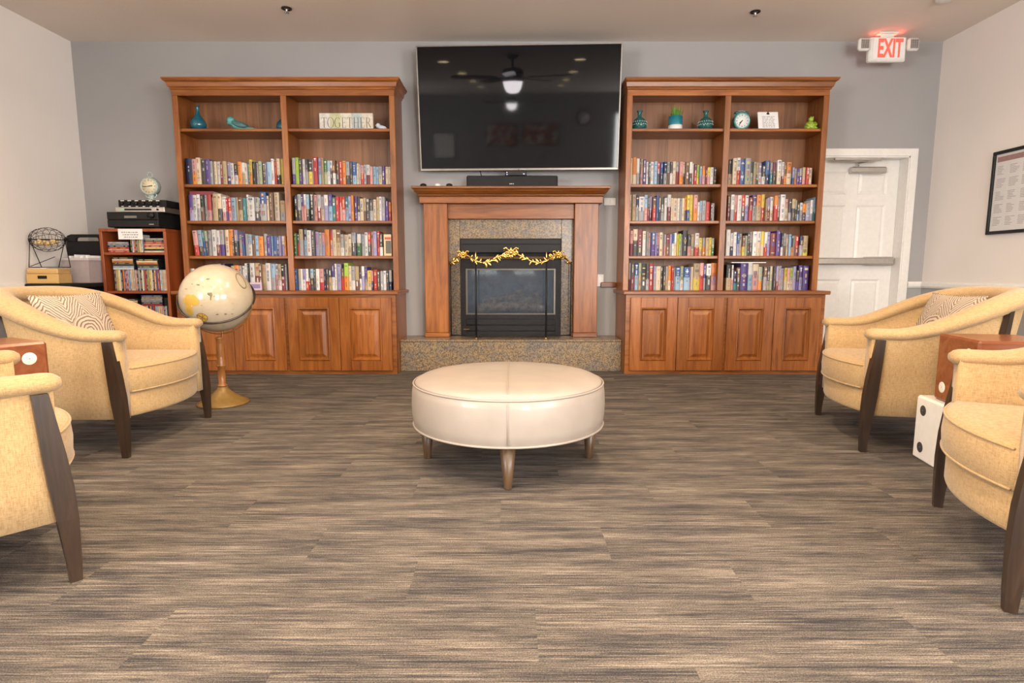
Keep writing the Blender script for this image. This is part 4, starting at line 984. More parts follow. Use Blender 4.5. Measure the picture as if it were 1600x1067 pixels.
b = MB()
for k in range(4): b.box(-3.215+k*.011, -3.215+k*.011+.008, 5.1588, 5.1602, MT+.034, MT+.041)
b.build('maker_mark', M['silver'], t, True)
for x in (-3.54, -3.18):
    for y in (5.21, 5.48):
        b = MB(); b.lathe([(.016, MT+.0005), (.018, MT+.012)], 12, (x, y, 0)); b.build('foot', M['black'], t, True)
t = thing('silver_tuner', 'slim silver component between the receiver and the mixer', 'stereo component', (-3.30, 5.34, MT+.146))
b = MB(); b.cbox(-3.52, -3.085, 5.185, 5.50, MT+.146, MT+.190, .003); b.build('case', M['silver'], t, True)
b = MB(); b.cbox(-3.44, -3.20, 5.1825, 5.186, MT+.160, MT+.176, .001); b.build('slot', M['satin'], t, True)
b = MB(); b.cbox(-3.475, -3.445, 5.1825, 5.186, MT+.158, MT+.178, .001); b.build('green_label', plain('mint_label', (.30, .55, .42), .6), t, True)
b = MB(); b.lathe([(.009, 0), (.009, .008)], 12, M=Matrix.Translation((-3.145, 5.186, MT+.168)) @ Matrix.Rotation(pi/2, 4, 'X')); b.build('knob', M['black'], t, True)
MX = MT+.1908
t = thing('audio_mixer', 'black rack mixer with a row of knobs, above silver component', 'mixer', (-3.28, 5.36, MX))
b = MB(); b.cbox(-3.50, -3.075, 5.20, 5.48, MX, MX+.062, .003); b.build('case', M['satin'], t, True)
for k in range(6):
    x = -3.475+.063*k
    b = MB(); b.lathe([(.017, 0), (.015, .02), (.001, .021)], 16, M=Matrix.Translation((x+.01, 5.20, MX+.033)) @ Matrix.Rotation(pi/2, 4, 'X')); b.build('knob', M['black'], t, True)
    b = MB(); b.box(x-.004, x+.028, 5.1985, 5.2005, MX+.052, MX+.059); b.build('knob_label', M['whiteplastic'], t, True)
    b = MB(); b.box(x+.002, x+.022, 5.1985, 5.2005, MX+.003, MX+.009); b.build('knob_label', M['whiteplastic'], t, True)
ck = -3.268; cz = MX+.0628
t = thing('pedestal_clock', 'pale green ornate pedestal clock on top of the mixer', 'clock', (ck, 5.31, cz))
b = MB(); b.lathe([(.058, 0), (.060, .006), (.040, .014), (.020, .022), (.016, .038), (.030, .048), (.020, .056)], 20, sy=.7); b.build('pedestal', M['verdigris'], t)
for s in (-1, 1):
    b = MB(); b.tube([(s*.012, 0, .030), (s*.040, 0, .036), (s*.050, 0, .055), (s*.036, 0, .066)], .007, 8); b.build('scroll', M['verdigris'], t)
b = MB(); Mx = Matrix.Translation((0, .03, .130)) @ Matrix.Rotation(pi/2, 4, 'X')
b.lathe([(.070, 0), (.080, .008), (.080, .048), (.076, .060), (.068, .062), (.067, .054), (.001, .052)], 32, M=Mx, cap=False); b.build('case', M['verdigris'], t)
dial(t, (0, .130), .068, -.024, 'clockface', 'verdigris', (2, 44))
b = MB(); b.tube([(.022*cos(a), 0, .232+.022*sin(a)) for a in [2*pi*k/16 for k in range(16)]], .004, 8, closed=True); b.lathe([(.010, .205), (.006, .214), (.004, .222)], 10); b.build('top_ring', M['verdigris'], t)

# ------------------------------------------------------------------ corner table and its things
TZ = .82
t = thing('folding_table', 'black topped table in the left corner behind the armchair', 'table', (-3.88, 4.93, 0))
b = MB(); b.cbox(-4.055, -3.675, 4.775, 5.24, TZ-.035, TZ, .008); b.build('table_top', M['satin'], t, True)
for x in (-4.01, -3.74):
    for y in (4.83, 5.18):
        b = MB(); b.tube([(x, y, .0), (x, y, TZ-.036)], .014, 10); b.build('leg', M['blackm'], t, True)
b = MB(); b.tube([(-3.74, 4.83, .2), (-3.74, 5.18, .2)], .009, 8); b.build('stretcher', M['blackm'], t, True)
t = thing('wooden_box', 'pale wooden lidded box under the wire bingo cage', 'box', (-3.925, 4.885, TZ), R(6))
b = MB(); b.cbox(-.125, .125, -.085, .085, .001, .080, .003); b.build('body', M['bamboo'], t)
b = MB(); b.cbox(-.120, .120, -.080, .080, .081, .125, .004); b.build('lid', M['bamboo'], t)
b = MB(); b.cbox(-.035, .035, -.089, -.084, .040, .066, .001); label(b.build('label_holder', M['satin'], t), 'dark metal label holder')
b = MB(); b.box(-.105, .02, -.07, .06, .1255, .128); b.box(-.02, .10, -.06, .07, .1282, .131); b.build('cards', M['paper'], t)
t = thing('bingo_cage', 'black wire bingo cage with balls inside on wooden box', 'bingo cage', (-3.915, 4.89, TZ+.1315), R(6))
Mc = Matrix.Translation((0, 0, .235)) @ Matrix.Rotation(pi/2, 4, 'Y'); RX = .135; RS = .100
b = MB()
for k in range(12):
    a = 2*pi*k/12; b.tube([Mc @ Vector((RS*sin(q)*cos(a), RS*sin(q)*sin(a), RX*cos(q))) for q in [pi*j/12 for j in range(13)]], .0018, 4)
for k in range(1, 9):
    q = pi*k/9; b.tube([Mc @ Vector((RS*sin(q)*cos(a), RS*sin(q)*sin(a), RX*cos(q))) for a in [2*pi*j/20 for j in range(20)]], .0018, 4, closed=True)
b.build('wire_cage', M['blackm'], t)
rr = random.Random(8); bm_ = MB(); cnt = 0
for k in range(34):
    a, r = rr.uniform(-.07, .07), rr.uniform(-.045, .045); q = MB(); q.ball((a, r, .175+abs(a)*.25+abs(r)*.3+rr.uniform(0, .035)), .0105, 8, 6); q.build('bingo_ball', M['balls'], t)
b = MB()
for s in (-1, 1):
    b.tube([(s*.115, -.075, .004), (s*.138, 0, .235), (s*.115, .075, .004)], .0035, 6)
b.tube([(-.115, -.075, .004), (.115, -.075, .004), (.115, .075, .004), (-.115, .075, .004)], .0035, 6, closed=True); b.tube([(-.15, 0, .235), (.165, 0, .235), (.165, -.04, .25), (.19, -.04, .25)], .004, 6)
b.build('stand', M['blackm'], t)
b = MB(); b.tube([(-.1, -.078, .012), (.10, -.085, .09)], .005, 6, flat=.5); b.build('ball_chute', M['blackm'], t)
t = thing('storage_bin', 'taupe plastic bin of papers on the corner table', 'bin', (-3.805, 5.125, TZ), R(-4))
b = MB(); w0, d0, w1, d1, hh = .112, .075, .125, .088, .215
def rct(w, d, z): return [(-w, -d, z), (w, -d, z), (w, d, z), (-w, d, z)]
b.loft([rct(w0, d0, .001), rct(w1, d1, hh), rct(w1-.006, d1-.006, hh), rct(w0-.006, d0-.006, .01)], True, True, True, smooth=False); b.build('tub', M['bin'], t)
b = MB(); b.loft([rct(w1+.006, d1+.006, hh-.018), rct(w1+.008, d1+.008, hh+.002), rct(w1-.003, d1-.003, hh+.002), rct(w1-.003, d1-.003, hh-.018)], True, False, False, smooth=False); b.build('rim', M['bin2'], t)
b = MB(); b.add([(-w0-.002, -d0, .004), (-w1-.002, -d1, hh-.018), (-w1-.002, d1, hh-.018), (-w0-.002, d0, .004)], [(0, 1, 2, 3)]); b.build('pale_end', M['bin2'], t)  # paler sheet over the whole left end
for k in range(6):
    b = MB(); x = -.10+.035*k; b.box(x, x+.022, -.075, .07, .02, hh+.010+.010*((k*7) % 3), M=Matrix.Rotation(R(4*(k % 3)-4), 4, 'Y')); b.build('paper_stack', M['paper'], t)
t = thing('folding_chair', 'black plastic folding chair stored upright behind the bin', 'chair', (-3.878, 5.31, 0))
b = MB()
b.cbox(-.197, .197, -.012, .012, .80, 1.195, .008)
ot = [(-.197, 1.1945), (-.197, 1.215), (-.178, 1.243), (-.145, 1.255), (.145, 1.255), (.178, 1.243), (.197, 1.215), (.197, 1.1945)]
it = [(-.105, 1.1945), (-.105, 1.2), (-.10, 1.222), (-.085, 1.228), (.085, 1.228), (.10, 1.222), (.105, 1.2), (.105, 1.1945)]
b.loft([[(x, -.012, z) for x, z in ot], [(x, -.012, z) for x, z in it], [(x, .012, z) for x, z in it], [(x, .012, z) for x, z in ot], [(x, -.012, z) for x, z in ot]], False, smooth=False)
b.build('backrest', M['satin'], t)
b = MB(); b.cbox(-.165, .165, -.055, -.03, .36, .78, .01); b.build('seat', M['satin'], t)
for s in (-1, 1):
    b = MB(); b.tube([(s*.184, 0, .0), (s*.184, 0, .86)], .012, 8); b.build('leg', M['blackm'], t)
    b = MB(); b.tube([(s*.165, -.03, .0), (s*.172, -.03, .70)], .011, 8); b.build('leg', M['blackm'], t)

# ------------------------------------------------------------------ armchairs
def make_armchair(lab):
    t = thing('barrel_armchair', lab, 'armchair', (0, 0, 0), 0, 'yellow barrel armchairs')
    HW, XS, AX = .386, -.22, .47
    def plan(s):
        """outer outline from the front right (s=0) round the back to the front left (s=1)"""
        L1 = -XS; arc = 1.35*.5*(HW+AX)*1.18; tot = 2*L1+arc*1.0; d = s*tot
        if d < L1: return Vector((-d, -HW, 0)), Vector((0, -1, 0))
        if d > tot-L1: return Vector((-(tot-d), HW, 0)), Vector((0, 1, 0))
        a = -pi/2-(d-L1)/arc*pi
        p = Vector((XS+AX*cos(a), HW*sin(a), 0)); n = Vector((cos(a)/AX, sin(a)/HW, 0)).normalized(); return p, n
    def hgt(x): return .640+.205*smooth01((-x-.06)/.62)
    def lean(x): return .085*smooth01((-x-.10)/.60)
    NS = 44; zb = .188
    rings = []
    stops = [(Vector((.034, -HW+.001, 0)), Vector((0, -1, 0)))]+[plan(i/NS) for i in range(NS+1)]+[(Vector((.034, HW-.001, 0)), Vector((0, 1, 0)))]
    for p, n in stops:
        h = hgt(p.x)-.034; le = lean(p.x)
        def pt(off, z): return p+n*(off+le*((z-zb)/(h-zb)))+Vector((0, 0, z))
        rings.append([pt(-.020, zb), pt(.0, zb+.008), pt(.0, zb+.12), pt(-.002, (zb+h)/2), pt(.0, h), pt(-.075, h), pt(-.078, (zb+h)/2), pt(-.075, zb+.1), pt(-.065, zb)])
    b = MB(); b.loft(rings, True, True, True); b.build('shell', M['fabric'], t)
    rings = []
    path = []
    for k in range(4): path.append((Vector((.058-.0145*k, -HW, 0)), Vector((0, -1, 0)), (.45, .82, .96, 1)[k]))
    for i in range(1, NS): p, n = plan(i/NS); path.append((p, n, 1))
    for k in range(4): path.append((Vector((.0145+.0145*k, HW, 0)), Vector((0, 1, 0)), (1, .96, .82, .45)[k]))
    for p, n, sc in path:
        h = hgt(p.x); le = lean(p.x); f_ = smooth01((-p.x+.0)/.5); rw = .050+.018*f_; rh = .031+.016*f_
        c = p+n*(-.032+le)+Vector((0, 0, h-rh))
        rings.append([c+n*(rw*sc*cos(2*pi*k/16))+Vector((0, 0, rh*sc*sin(2*pi*k/16))) for k in range(16)])
    b = MB(); b.loft(rings, True, True, True); b.build('arm_rail', M['fabric'], t)
    # seat apron and cushion
    def front(y, bulge): return .020+bulge*(1-(y/(HW-.05))**2)
    def outline(inset, bulge, x_back, fx):
        o = []
        for k in range(15):
            y = -(HW-.075-inset)+2*(HW-.075-inset)*k/14; o.append((front(y, bulge)-fx-inset, y))
        for k in range(1, 14):
            a = pi/2+pi*k/14; o.append((XS-.02+(x_back-inset)*cos(a), (HW-.075-inset)*sin(a)))
        return o
    b = MB(); b.loft([[(x, y, z) for x, y in outline(i, .085, .38, 0)] for i, z in ((.018, .190), (.004, .194), (.0, .205), (.0, .300), (.010, .312))], True, True, True); b.build('seat_base', M['fabric'], t)
    b = MB(); b.loft([[(x, y, z) for x, y in outline(i, .092, .385, -.012)] for i, z in ((.020, .312), (.006, .316), (.0, .326), (-.004, .38), (.0, .432), (.006, .444), (.022, .452), (.08, .462), (.18, .468))], True, True, True); cu = b.build('seat_cushion', M['fabric'], t)
    for z, i in ((.440, .001), (.322, .001)):
        b = MB(); b.tube([(x, y, z) for x, y in outline(i, .092, .385, -.012)[:15]], .0045, 6); b.build('piping', M['fabric'], cu)
    # front posts: square, swelling at the seat, tapering to the foot
    for s in (-1, 1):
        b = MB(); rg_ = []; wy = .021
        for z, cx, w in ((0, .042, .015), (.06, .042, .018), (.20, .036, .026), (.30, .028, .030), (.40, .019, .028), (.585, .000, .020)):
            cy = s*(HW+.002); v_ = wy*min(1, .62+z*2)
            rg_.append([(cx-w, cy-v_, z), (cx+w, cy-v_, z), (cx+w, cy+v_, z), (cx-w, cy+v_, z)])
        b.loft(rg_, True, True, True, smooth=False); b.build('front_leg', M['dark'], t)
        b = MB(); rg_ = []
        p, n = plan(.5+s*.17)
        for z, off, w in ((0, .035, .014), (.10, .018, .019), (.20, .004, .022), (.40, .010, .022), (.60, .012, .019), (.76, .012, .015)):
            h = hgt(p.x)-.05; le = lean(p.x)*max(0, (z-zb)/(h-zb)); c = p+n*(off+le)+Vector((0, 0, min(z, h-.01)))
            tn = Vector((-n.y, n.x, 0))
            rg_.append([c-n*w*.8-tn*w, c+n*w*.8-tn*w, c+n*w*.8+tn*w, c-n*w*.8+tn*w])
        b.loft(rg_, True, True, True, smooth=False); b.build('rear_leg', M['dark'], t)
    return t
ch = make_armchair('yellow barrel armchair holding a patterned cushion, beside the globe')
spots = [((-1.980, 3.17), 0, None), ((-1.646, 1.868), 48, 'yellow armchair at the left picture edge, nearest the viewer on that side'),
         ((1.945, 3.245), 167.3, 'yellow armchair with patterned cushion, in front of the white door'), ((1.577, 1.816), 155.5, 'yellow armchair at the right picture edge, nearest the viewer on that side')]
for i, (p, a, lab) in enumerate(spots):
    o = ch if i == 0 else copy_tree(ch)
    o.location = (p[0], p[1], 0); o.rotation_euler = (0, 0, R(a))
    if lab: o['label'] = lab
# cushions: one stuffed square each
def cushion(loc, rot, lab):
    nx, nz, w, h = 24, 16, .46, .31; vs = []; fs = []
    for side in (1, -1):
        base = len(vs)
        for j in range(nz+1):
            for i in range(nx+1):
                u, v = 2*i/nx-1, 2*j/nz-1
                th = .060*((1-abs(u)**2.6)*(1-abs(v)**2.6))**.55
                y = u*w/2*(1-.07*(1-abs(v))*abs(u)**3); z = v*h/2*(1-.08*(1-abs(u))*abs(v)**3)
                vs.append((side*th, y, z))
        for j in range(nz):
            for i in range(nx):
                a = base+j*(nx+1)+i; q = (a, a+1, a+nx+2, a+nx+1); fs.append(q if side == 1 else q[::-1])
    b = MB(); b.add(vs, fs, 0, True)
    t = thing('scatter_cushion', lab, 'cushion', loc, 0, 'patterned scatter cushions'); t.rotation_euler = rot
    b.build('cover', M['pillow'], t)
    ed = [(0, -w/2, -h/2), (0, w/2, -h/2), (0, w/2, h/2), (0, -w/2, h/2)]
    e2 = []
    for a, c in zip(ed, ed[1:]+ed[:1]):
        for k in range(8):
            f = k/8; y = a[1]+(c[1]-a[1])*f; z = a[2]+(c[2]-a[2])*f; u, v = 2*y/w, 2*z/h
            e2.append((0, y*(1-.07*(1-abs(v))*abs(u)**3), z*(1-.08*(1-abs(u))*abs(v)**3)))
    b = MB(); b.tube(e2, .0035, 6, closed=True); b.build('piping', M['pillow'], t)
cushion((-2.44, 3.20, .655), (0, R(-20), R(-6)), 'brown and cream patterned cushion on the armchair by the globe')
cushion((2.41, 3.17, .655), (0, R(-20), R(173)), 'brown and cream patterned cushion on armchair before the white door')

# ------------------------------------------------------------------ giant dice used as side tables
PIPS = {1: [(0, 0)], 2: [(-1, 1), (1, -1)], 3: [(-1, -1), (0, 0), (1, 1)], 4: [(-1, -1), (1, 1), (-1, 1), (1, -1)], 5: [(-1, -1), (1, 1), (-1, 1), (1, -1), (0, 0)], 6: [(-1, -1), (1, 1), (-1, 1), (1, -1), (-1, 0), (1, 0)]}
def die(loc, rz, S, m, pm, faces, lab):
    t = thing('giant_die', lab, 'die', loc, rz, 'giant dice side tables'); h = S/2
    b = MB(); b.cbox(-h, h, -h, h, .0008, S, .010); b.build('block', M[m], t)
    for ax, n in faces.items():
        Rm = {'-x': Matrix.Rotation(R(-90), 4, 'Y'), '+x': Matrix.Rotation(R(90), 4, 'Y'), '-y': Matrix.Rotation(R(90), 4, 'X'), '+y': Matrix.Rotation(R(-90), 4, 'X')}[ax]
        for a, c in PIPS[n]:
            b = MB(); b.lathe([(.026, h-.004), (.026, h+.0008), (.024, h+.0014), (.002, h+.0015)], 20, M=Matrix.Translation((0, 0, h)) @ Rm @ Matrix.Translation((a*S*.29, c*S*.29, 0)), cap=False); b.build('pip', M[pm], t)
def die_at(far, near, z, S, *a):
    """far and near ends of the face turned towards the middle of the room"""
    f, n = Vector((*far, 0)), Vector((*near, 0)); d = (n-f).normalized(); 
    return f, d
S = .318
ang = math.atan2(2.73-2.415, 2.05-1.99)-pi/2           # right pair: face looks to -x
c, s_ = cos(ang), sin(ang)
ctr = Vector((2.02, 2.573))+Vector((c, s_))*S/2
die((ctr.x, ctr.y, S), ang, S, 'die', 'pip', {'-x': 2, '-y': 3}, 'red-brown wooden die, upper one between the right armchairs')
ang2 = R(-9); ctr = Vector((2.003, 2.652))+Vector((cos(ang2), sin(ang2)))*S/2
die((ctr.x, ctr.y, 0), ang2, S, 'whitedie', 'pipd', {'-x': 4, '-y': 1}, 'white die with dark pips under the right red-brown die')
ang3 = math.atan2(-.47, .88)                            # left pair: face looks towards the camera
e1 = Vector((-.47, -.88)); e2 = Vector((-.87, .49)); cn = Vector((-1.985, 2.42))
ctr = cn+e1*S/2+e2*S/2; a3 = math.atan2(-e2.y, -e2.x)
die((ctr.x, ctr.y, S), a3, S, 'die', 'pip', {'+x': 2, '-y': 3}, 'red-brown wooden die between the two left armchairs')
die((ctr.x-.02, ctr.y, 0), a3, S, 'whitedie', 'pipd', {'+x': 4, '-y': 1}, 'white die beneath the left red-brown die')

# ------------------------------------------------------------------ ottoman
t = thing('round_ottoman', 'cream leather round ottoman on four tapered legs, centre floor', 'ottoman', (-.018, 2.775, 0))
RO = .468
b = MB(); b.lathe([(RO-.030, .193), (RO-.012, .196), (RO-.004, .205), (RO+.002, .25), (RO+.004, .30), (RO+.001, .36), (RO-.004, .390), (RO-.010, .398)], 72); b.build('side_band', M['cream'], t)
b = MB(); b.lathe([(RO-.010, .398), (RO-.018, .408), (RO-.040, .420), (RO-.10, .430), (RO-.22, .437), (.1, .440), (.002, .4405)], 72); b.build('top', M['cream'], t)
for r, z, q in ((RO-.006, .398, .0045), (RO-.004, .200, .0055)):
    b = MB(); b.tube([(r*cos(2*pi*k/72), r*sin(2*pi*k/72), z) for k in range(72)], q, 6, closed=True); b.build('piping', M['cream'], t)
b = MB(); b.tube([(0, y, .4415 if abs(y) < .25 else .4415-.02*((abs(y)-.25)/(RO-.29))**2.2) for y in [(-RO+.04)+(2*RO-.08)*k/30 for k in range(31)]], .0022, 6); b.tube([(0, -RO-.004, .21), (0, -RO-.0055, .30), (0, -RO-.001, .385)], .0022, 6); b.build('seam', M['cream'], t)
for k in range(4):
    a = -pi/2+k*pi/2; c = Vector((.405*cos(a), .405*sin(a), 0)); b = MB()
    b.lathe([(.016, .0), (.018, .004), (.036, .192)], 16, c); b.build('leg', M['brownleg'], t)

# ------------------------------------------------------------------ globe
GX, GY, GZ, GR = -2.035, 3.95, .742, .232
t = thing('floor_globe', 'antique cream world globe on a turned wooden stand', 'globe', (GX, GY, 0))
b = MB(); b.lathe([(.168, .001), (.170, .008), (.164, .015), (.125, .036), (.085, .062), (.055, .088), (.034, .112), (.034, .120), (.020, .124)], 40); b.build('base', M['brass'], t)
b = MB(); b.lathe([(.024, .122), (.034, .128), (.030, .136), (.022, .142), (.026, .20), (.022, .26), (.032, .268), (.032, .276), (.024, .284), (.034, .300), (.022, .312), (.028, .34), (.020, .42), (.024, .46), (.030, .468), (.016, .474)], 20); b.build('pole', M['stand'], t)
g = MB(); g.ball((0, 0, GZ), GR, 56, 36); gl = g.build('sphere', M['globe'], t)
b = MB(); b.tube([((GR+.016)*cos(a), 0, GZ+(GR+.016)*sin(a)) for a in [R(190+160*k/30) for k in range(31)]], .0035, 6); b.build('cradle_arc', M['brass'], t)
vf = Vector((-GX, -GY, EYE-GZ)).normalized(); vx = Vector((0, 0, 1)).cross(vf).normalized(); vu = vf.cross(vx)
e1 = vx*cos(R(9.3))+vu*sin(R(9.3)); e2 = vf*.735-(vu*cos(R(9.3))-vx*sin(R(9.3)))*.678
b = MB(); b.tube([Vector((0, 0, GZ))+(e1*cos(2*pi*k/64)+e2*sin(2*pi*k/64))*(GR+.008) for k in range(64)], .007, 8, closed=True); label(b.build('horizon_ring', M['dark'], t), 'dark brown ring')
# printed map marks, lying on the sphere (directions read with the sphere facing the room)
def on_globe(u, v, r=GR+.0006):
    q = max(0, 1-u*u-v*v); return Vector((0, 0, GZ))+(vx*u+vu*v+vf*math.sqrt(q))*r
def decal(name, pts, m, r=GR+.0006, n=5):
    cx, cy = sum(p[0] for p in pts)/len(pts), sum(p[1] for p in pts)/len(pts); rings = []
    for k in range(n+1):
        f = k/n if k else .02
        rings.append([on_globe(cx+(x-cx)*f, cy+(y-cy)*f, r) for x, y in pts])
    b = MB(); b.loft(rings, True, True, False, smooth=True); b.build(name, M[m], gl)
z2 = lambda X, Y: ((X-592)/508, (562-Y)/450)
aus = [z2(*p) for p in ((205, 515), (240, 505), (265, 520), (300, 510), (330, 535), (370, 590), (368, 625), (330, 650), (285, 655), (265, 680), (280, 740), (262, 770), (225, 765), (190, 740), (180, 690), (190, 650), (170, 610), (165, 570))]
decal('map_continent', aus, 'ochre')
decal('map_islands', [z2(*p) for p in ((478, 492), (535, 490), (540, 520), (525, 560), (520, 590), (505, 585), (510, 530), (480, 515))], 'mapgrey')
for k, p in enumerate(((495, 320, 30), (370, 390, 26), (290, 380, 18), (560, 540, 16), (210, 440, 22), (395, 650, 14), (580, 770, 22), (690, 770, 26), (780, 770, 20))):
    rr = random.Random(k+40); decal('map_islands', [z2(p[0]+p[2]*rr.uniform(.5, 1.2)*cos(a), p[1]+p[2]*.45*rr.uniform(.4, 1.2)*sin(a)) for a in [2*pi*j/9 for j in range(9)]], 'mapgrey')
cmp_ = [z2(393+68*cos(a)*.98, 802+52*sin(a)+14*cos(a)) for a in [2*pi*k/24 for k in range(24)]]
decal('map_compass', cmp_, 'ochre')
b = MB()
for pts in ([z2(320, 772), z2(360, 788), z2(393, 802), z2(430, 815), z2(462, 828)], [z2(396, 745), z2(394, 775), z2(393, 802), z2(391, 830), z2(390, 858)], [z2(350, 770), z2(393, 802), z2(436, 838)], [z2(430, 765), z2(393, 802), z2(352, 838)]): b.tube([on_globe(u, v, GR+.0012) for u, v in pts], .0016, 5)
b.tube([on_globe(u, v, GR+.001) for u, v in cmp_], .0018, 5, closed=True)
b.build('compass_rose', M['mapink'], gl)
cart = [z2(930+62*cos(a)+22*sin(a), 343+32*cos(a)+92*sin(a)) for a in [2*pi*k/28 for k in range(28)]]
b = MB(); b.tube([on_globe(u*.985, v, GR+.001) for u, v in cart], .0034, 6, closed=True); b.build('map_cartouche', M['mapgrey'], gl)

# ------------------------------------------------------------------ exit sign, poster, ceiling fittings
t = thing('exit_sign', 'white illuminated EXIT sign with twin emergency lamps above door', 'exit sign', (3.345, 5.40, 2.778))
b = MB(); b.cbox(-.165, .165, -.022, .028, 0, .208, .010); b.build('housing', M['whiteplastic'], t)
b = MB(); b.cbox(-.135, .150, -.0265, -.0215, .020, .200, .004); b.build('face', M['paper'], t)
text_mesh('lettering', 'EXIT', .20, M['red'], t, Matrix.Translation((.020, -.0275, .112)) @ FACE, .0008, bold=.006, fit=(.222, .160))
b = MB(); b.cbox(-.085, .085, -.03, .04, .236, .2515, .004); b.cbox(-.05, .05, -.018, .02, .207, .237, .003); b.build('canopy', M['whiteplastic'], t)
for s in (-1, 1):
    x = s*.212-.012*(s < 0)
    b = MB(); b.cbox(x-.050, x+.050, -.055, -.010, .085, .190, .014); h_ = b.build('lamp_head', M['whiteplastic'], t)
    b = MB(); b.cbox(x-.036, x+.036, -.0585, -.054, .100, .176, .004); b.build('lens', M['silver'], h_)
    b = MB()
    for k in range(4): b.box(x-.034+.018*k, x-.030+.018*k, -.0598, -.058, .102, .174); b.box(x-.035, x+.035, -.0598, -.058, .106+.018*k, .109+.018*k)
    b.build('lens_grid', M['ink'], h_)
    b = MB(); b.lathe([(.016, 0), (.016, .05)], 10, M=Matrix.Translation((s*.150, 0, .13)) @ Matrix.Rotation(s*pi/2, 4, 'Y')); b.build('swivel', M['whiteplastic'], t)
l = bpy.data.lights.new('exit_glow', 'AREA'); l.shape = 'RECTANGLE'; l.size = .22; l.size_y = .03; l.energy = .35; l.color = (1, .10, .06)
o = bpy.data.objects.new('exit_glow', l); o.location = (0, .008, .212); o.rotation_euler = (pi, 0, 0); COL.objects.link(o); o.parent = t
t = thing('framed_notice', 'black framed printed notice on the right wall', 'frame', (XR-.002, 4.60, 1.225))
PH, PW, fr = .668, .55, .026
b = MB()
for y0, y1, z0, z1 in ((-PW/2, PW/2, 0, fr), (-PW/2, PW/2, PH-fr, PH), (-PW/2, -PW/2+fr, fr, PH-fr), (PW/2-fr, PW/2, fr, PH-fr)): b.cbox(-.022, 0, y0, y1, z0, z1, .003)
b.build('frame', M['black'], t)
b = MB(); b.box(-.008, -.002, -PW/2+fr, PW/2-fr, fr, PH-fr); b.build('sheet', M['paper'], t)
b = MB(); b.box(-.0086, -.0079, -PW/2+fr+.012, PW/2-fr-.012, PH-fr-.062, PH-fr-.020); b.build('heading_band', flat('band_rose', (.36, .19, .17)), t)
b = MB(); rr = random.Random(4)
for cx in range(4):
    for cy in range(5):
        y0 = PW/2-fr-.022-cx*.118; z0 = PH-fr-.095-cy*.102
        for k in range(6):
            L = rr.uniform(.04, .09); b.box(-.0084, -.0079, y0-L, y0, z0-k*.0125-.006, z0-k*.0125)
b.build('printed_lines', flat('pale_ink', (.50, .46, .46)), t)
b = MB(); b.box(-.0125, -.0105, -PW/2+fr, PW/2-fr, fr, PH-fr); b.build('glazing', glassmat('frame_glass', (.4, .4, .4), .05, .06), t)
for x, y, lab in ((-1.82, 4.92, 'ceiling sprinkler head above the left bookcase'), (1.99, 4.98, 'ceiling sprinkler head above the right bookcase')):
    t = thing('sprinkler_head', lab, 'sprinkler', (x, y, ZC), 0, 'ceiling sprinklers')
    b = MB(); b.lathe([(.040, -.0005), (.042, -.006), (.026, -.010), (.022, -.004)], 20, cap=False); b.build('escutcheon', M['blackm'], t)
    b = MB(); b.lathe([(.010, 0), (.010, -.018), (.006, -.022), (.006, -.034), (.020, -.036), (.020, -.038)], 12); b.build('nozzle', M['silver'], t)
t = thing('smoke_detector', 'flat white detector on the ceiling above the door', 'detector', (3.36, 4.74, ZC))
b = MB(); b.lathe([(.062, -.0005), (.062, -.014), (.048, -.028), (.020, -.032), (.001, -.032)], 24); b.build('cover', M['whiteplastic'], t)
DL = [(-1.08, 2.92), (.66, 2.89), (-1.1, 1.35), (.60, 1.29), (-1.15, -.15), (.50, -.17), (-1.2, -1.55), (.42, -1.5), (-3.1, 2.9), (2.9, 2.9)]
for k, (x, y) in enumerate(DL):
    t = thing('recessed_downlight', 'round recessed ceiling downlight, %s in the rows behind the viewer' % ordinal(k+1), 'downlight', (x, y, ZC), 0, 'recessed downlights')
    b = MB(); b.lathe([(.095, -.0006), (.097, -.005), (.075, -.007), (.074, -.001)], 28, cap=False); b.build('trim_ring', M['whiteplastic'], t)
    b = MB(); b.lathe([(.074, -.0012), (.074, -.0030), (.001, -.0032)], 28); b.build('lens', M['lampon'], t)
    l = bpy.data.lights.new('downlight_lamp', 'AREA'); l.shape = 'DISK'; l.size = .14; l.energy = LAMP_W; l.color = WARM; l.spread = R(150)
    o = bpy.data.objects.new('downlight_lamp', l); o.location = (0, 0, -.012); COL.objects.link(o); o.parent = t
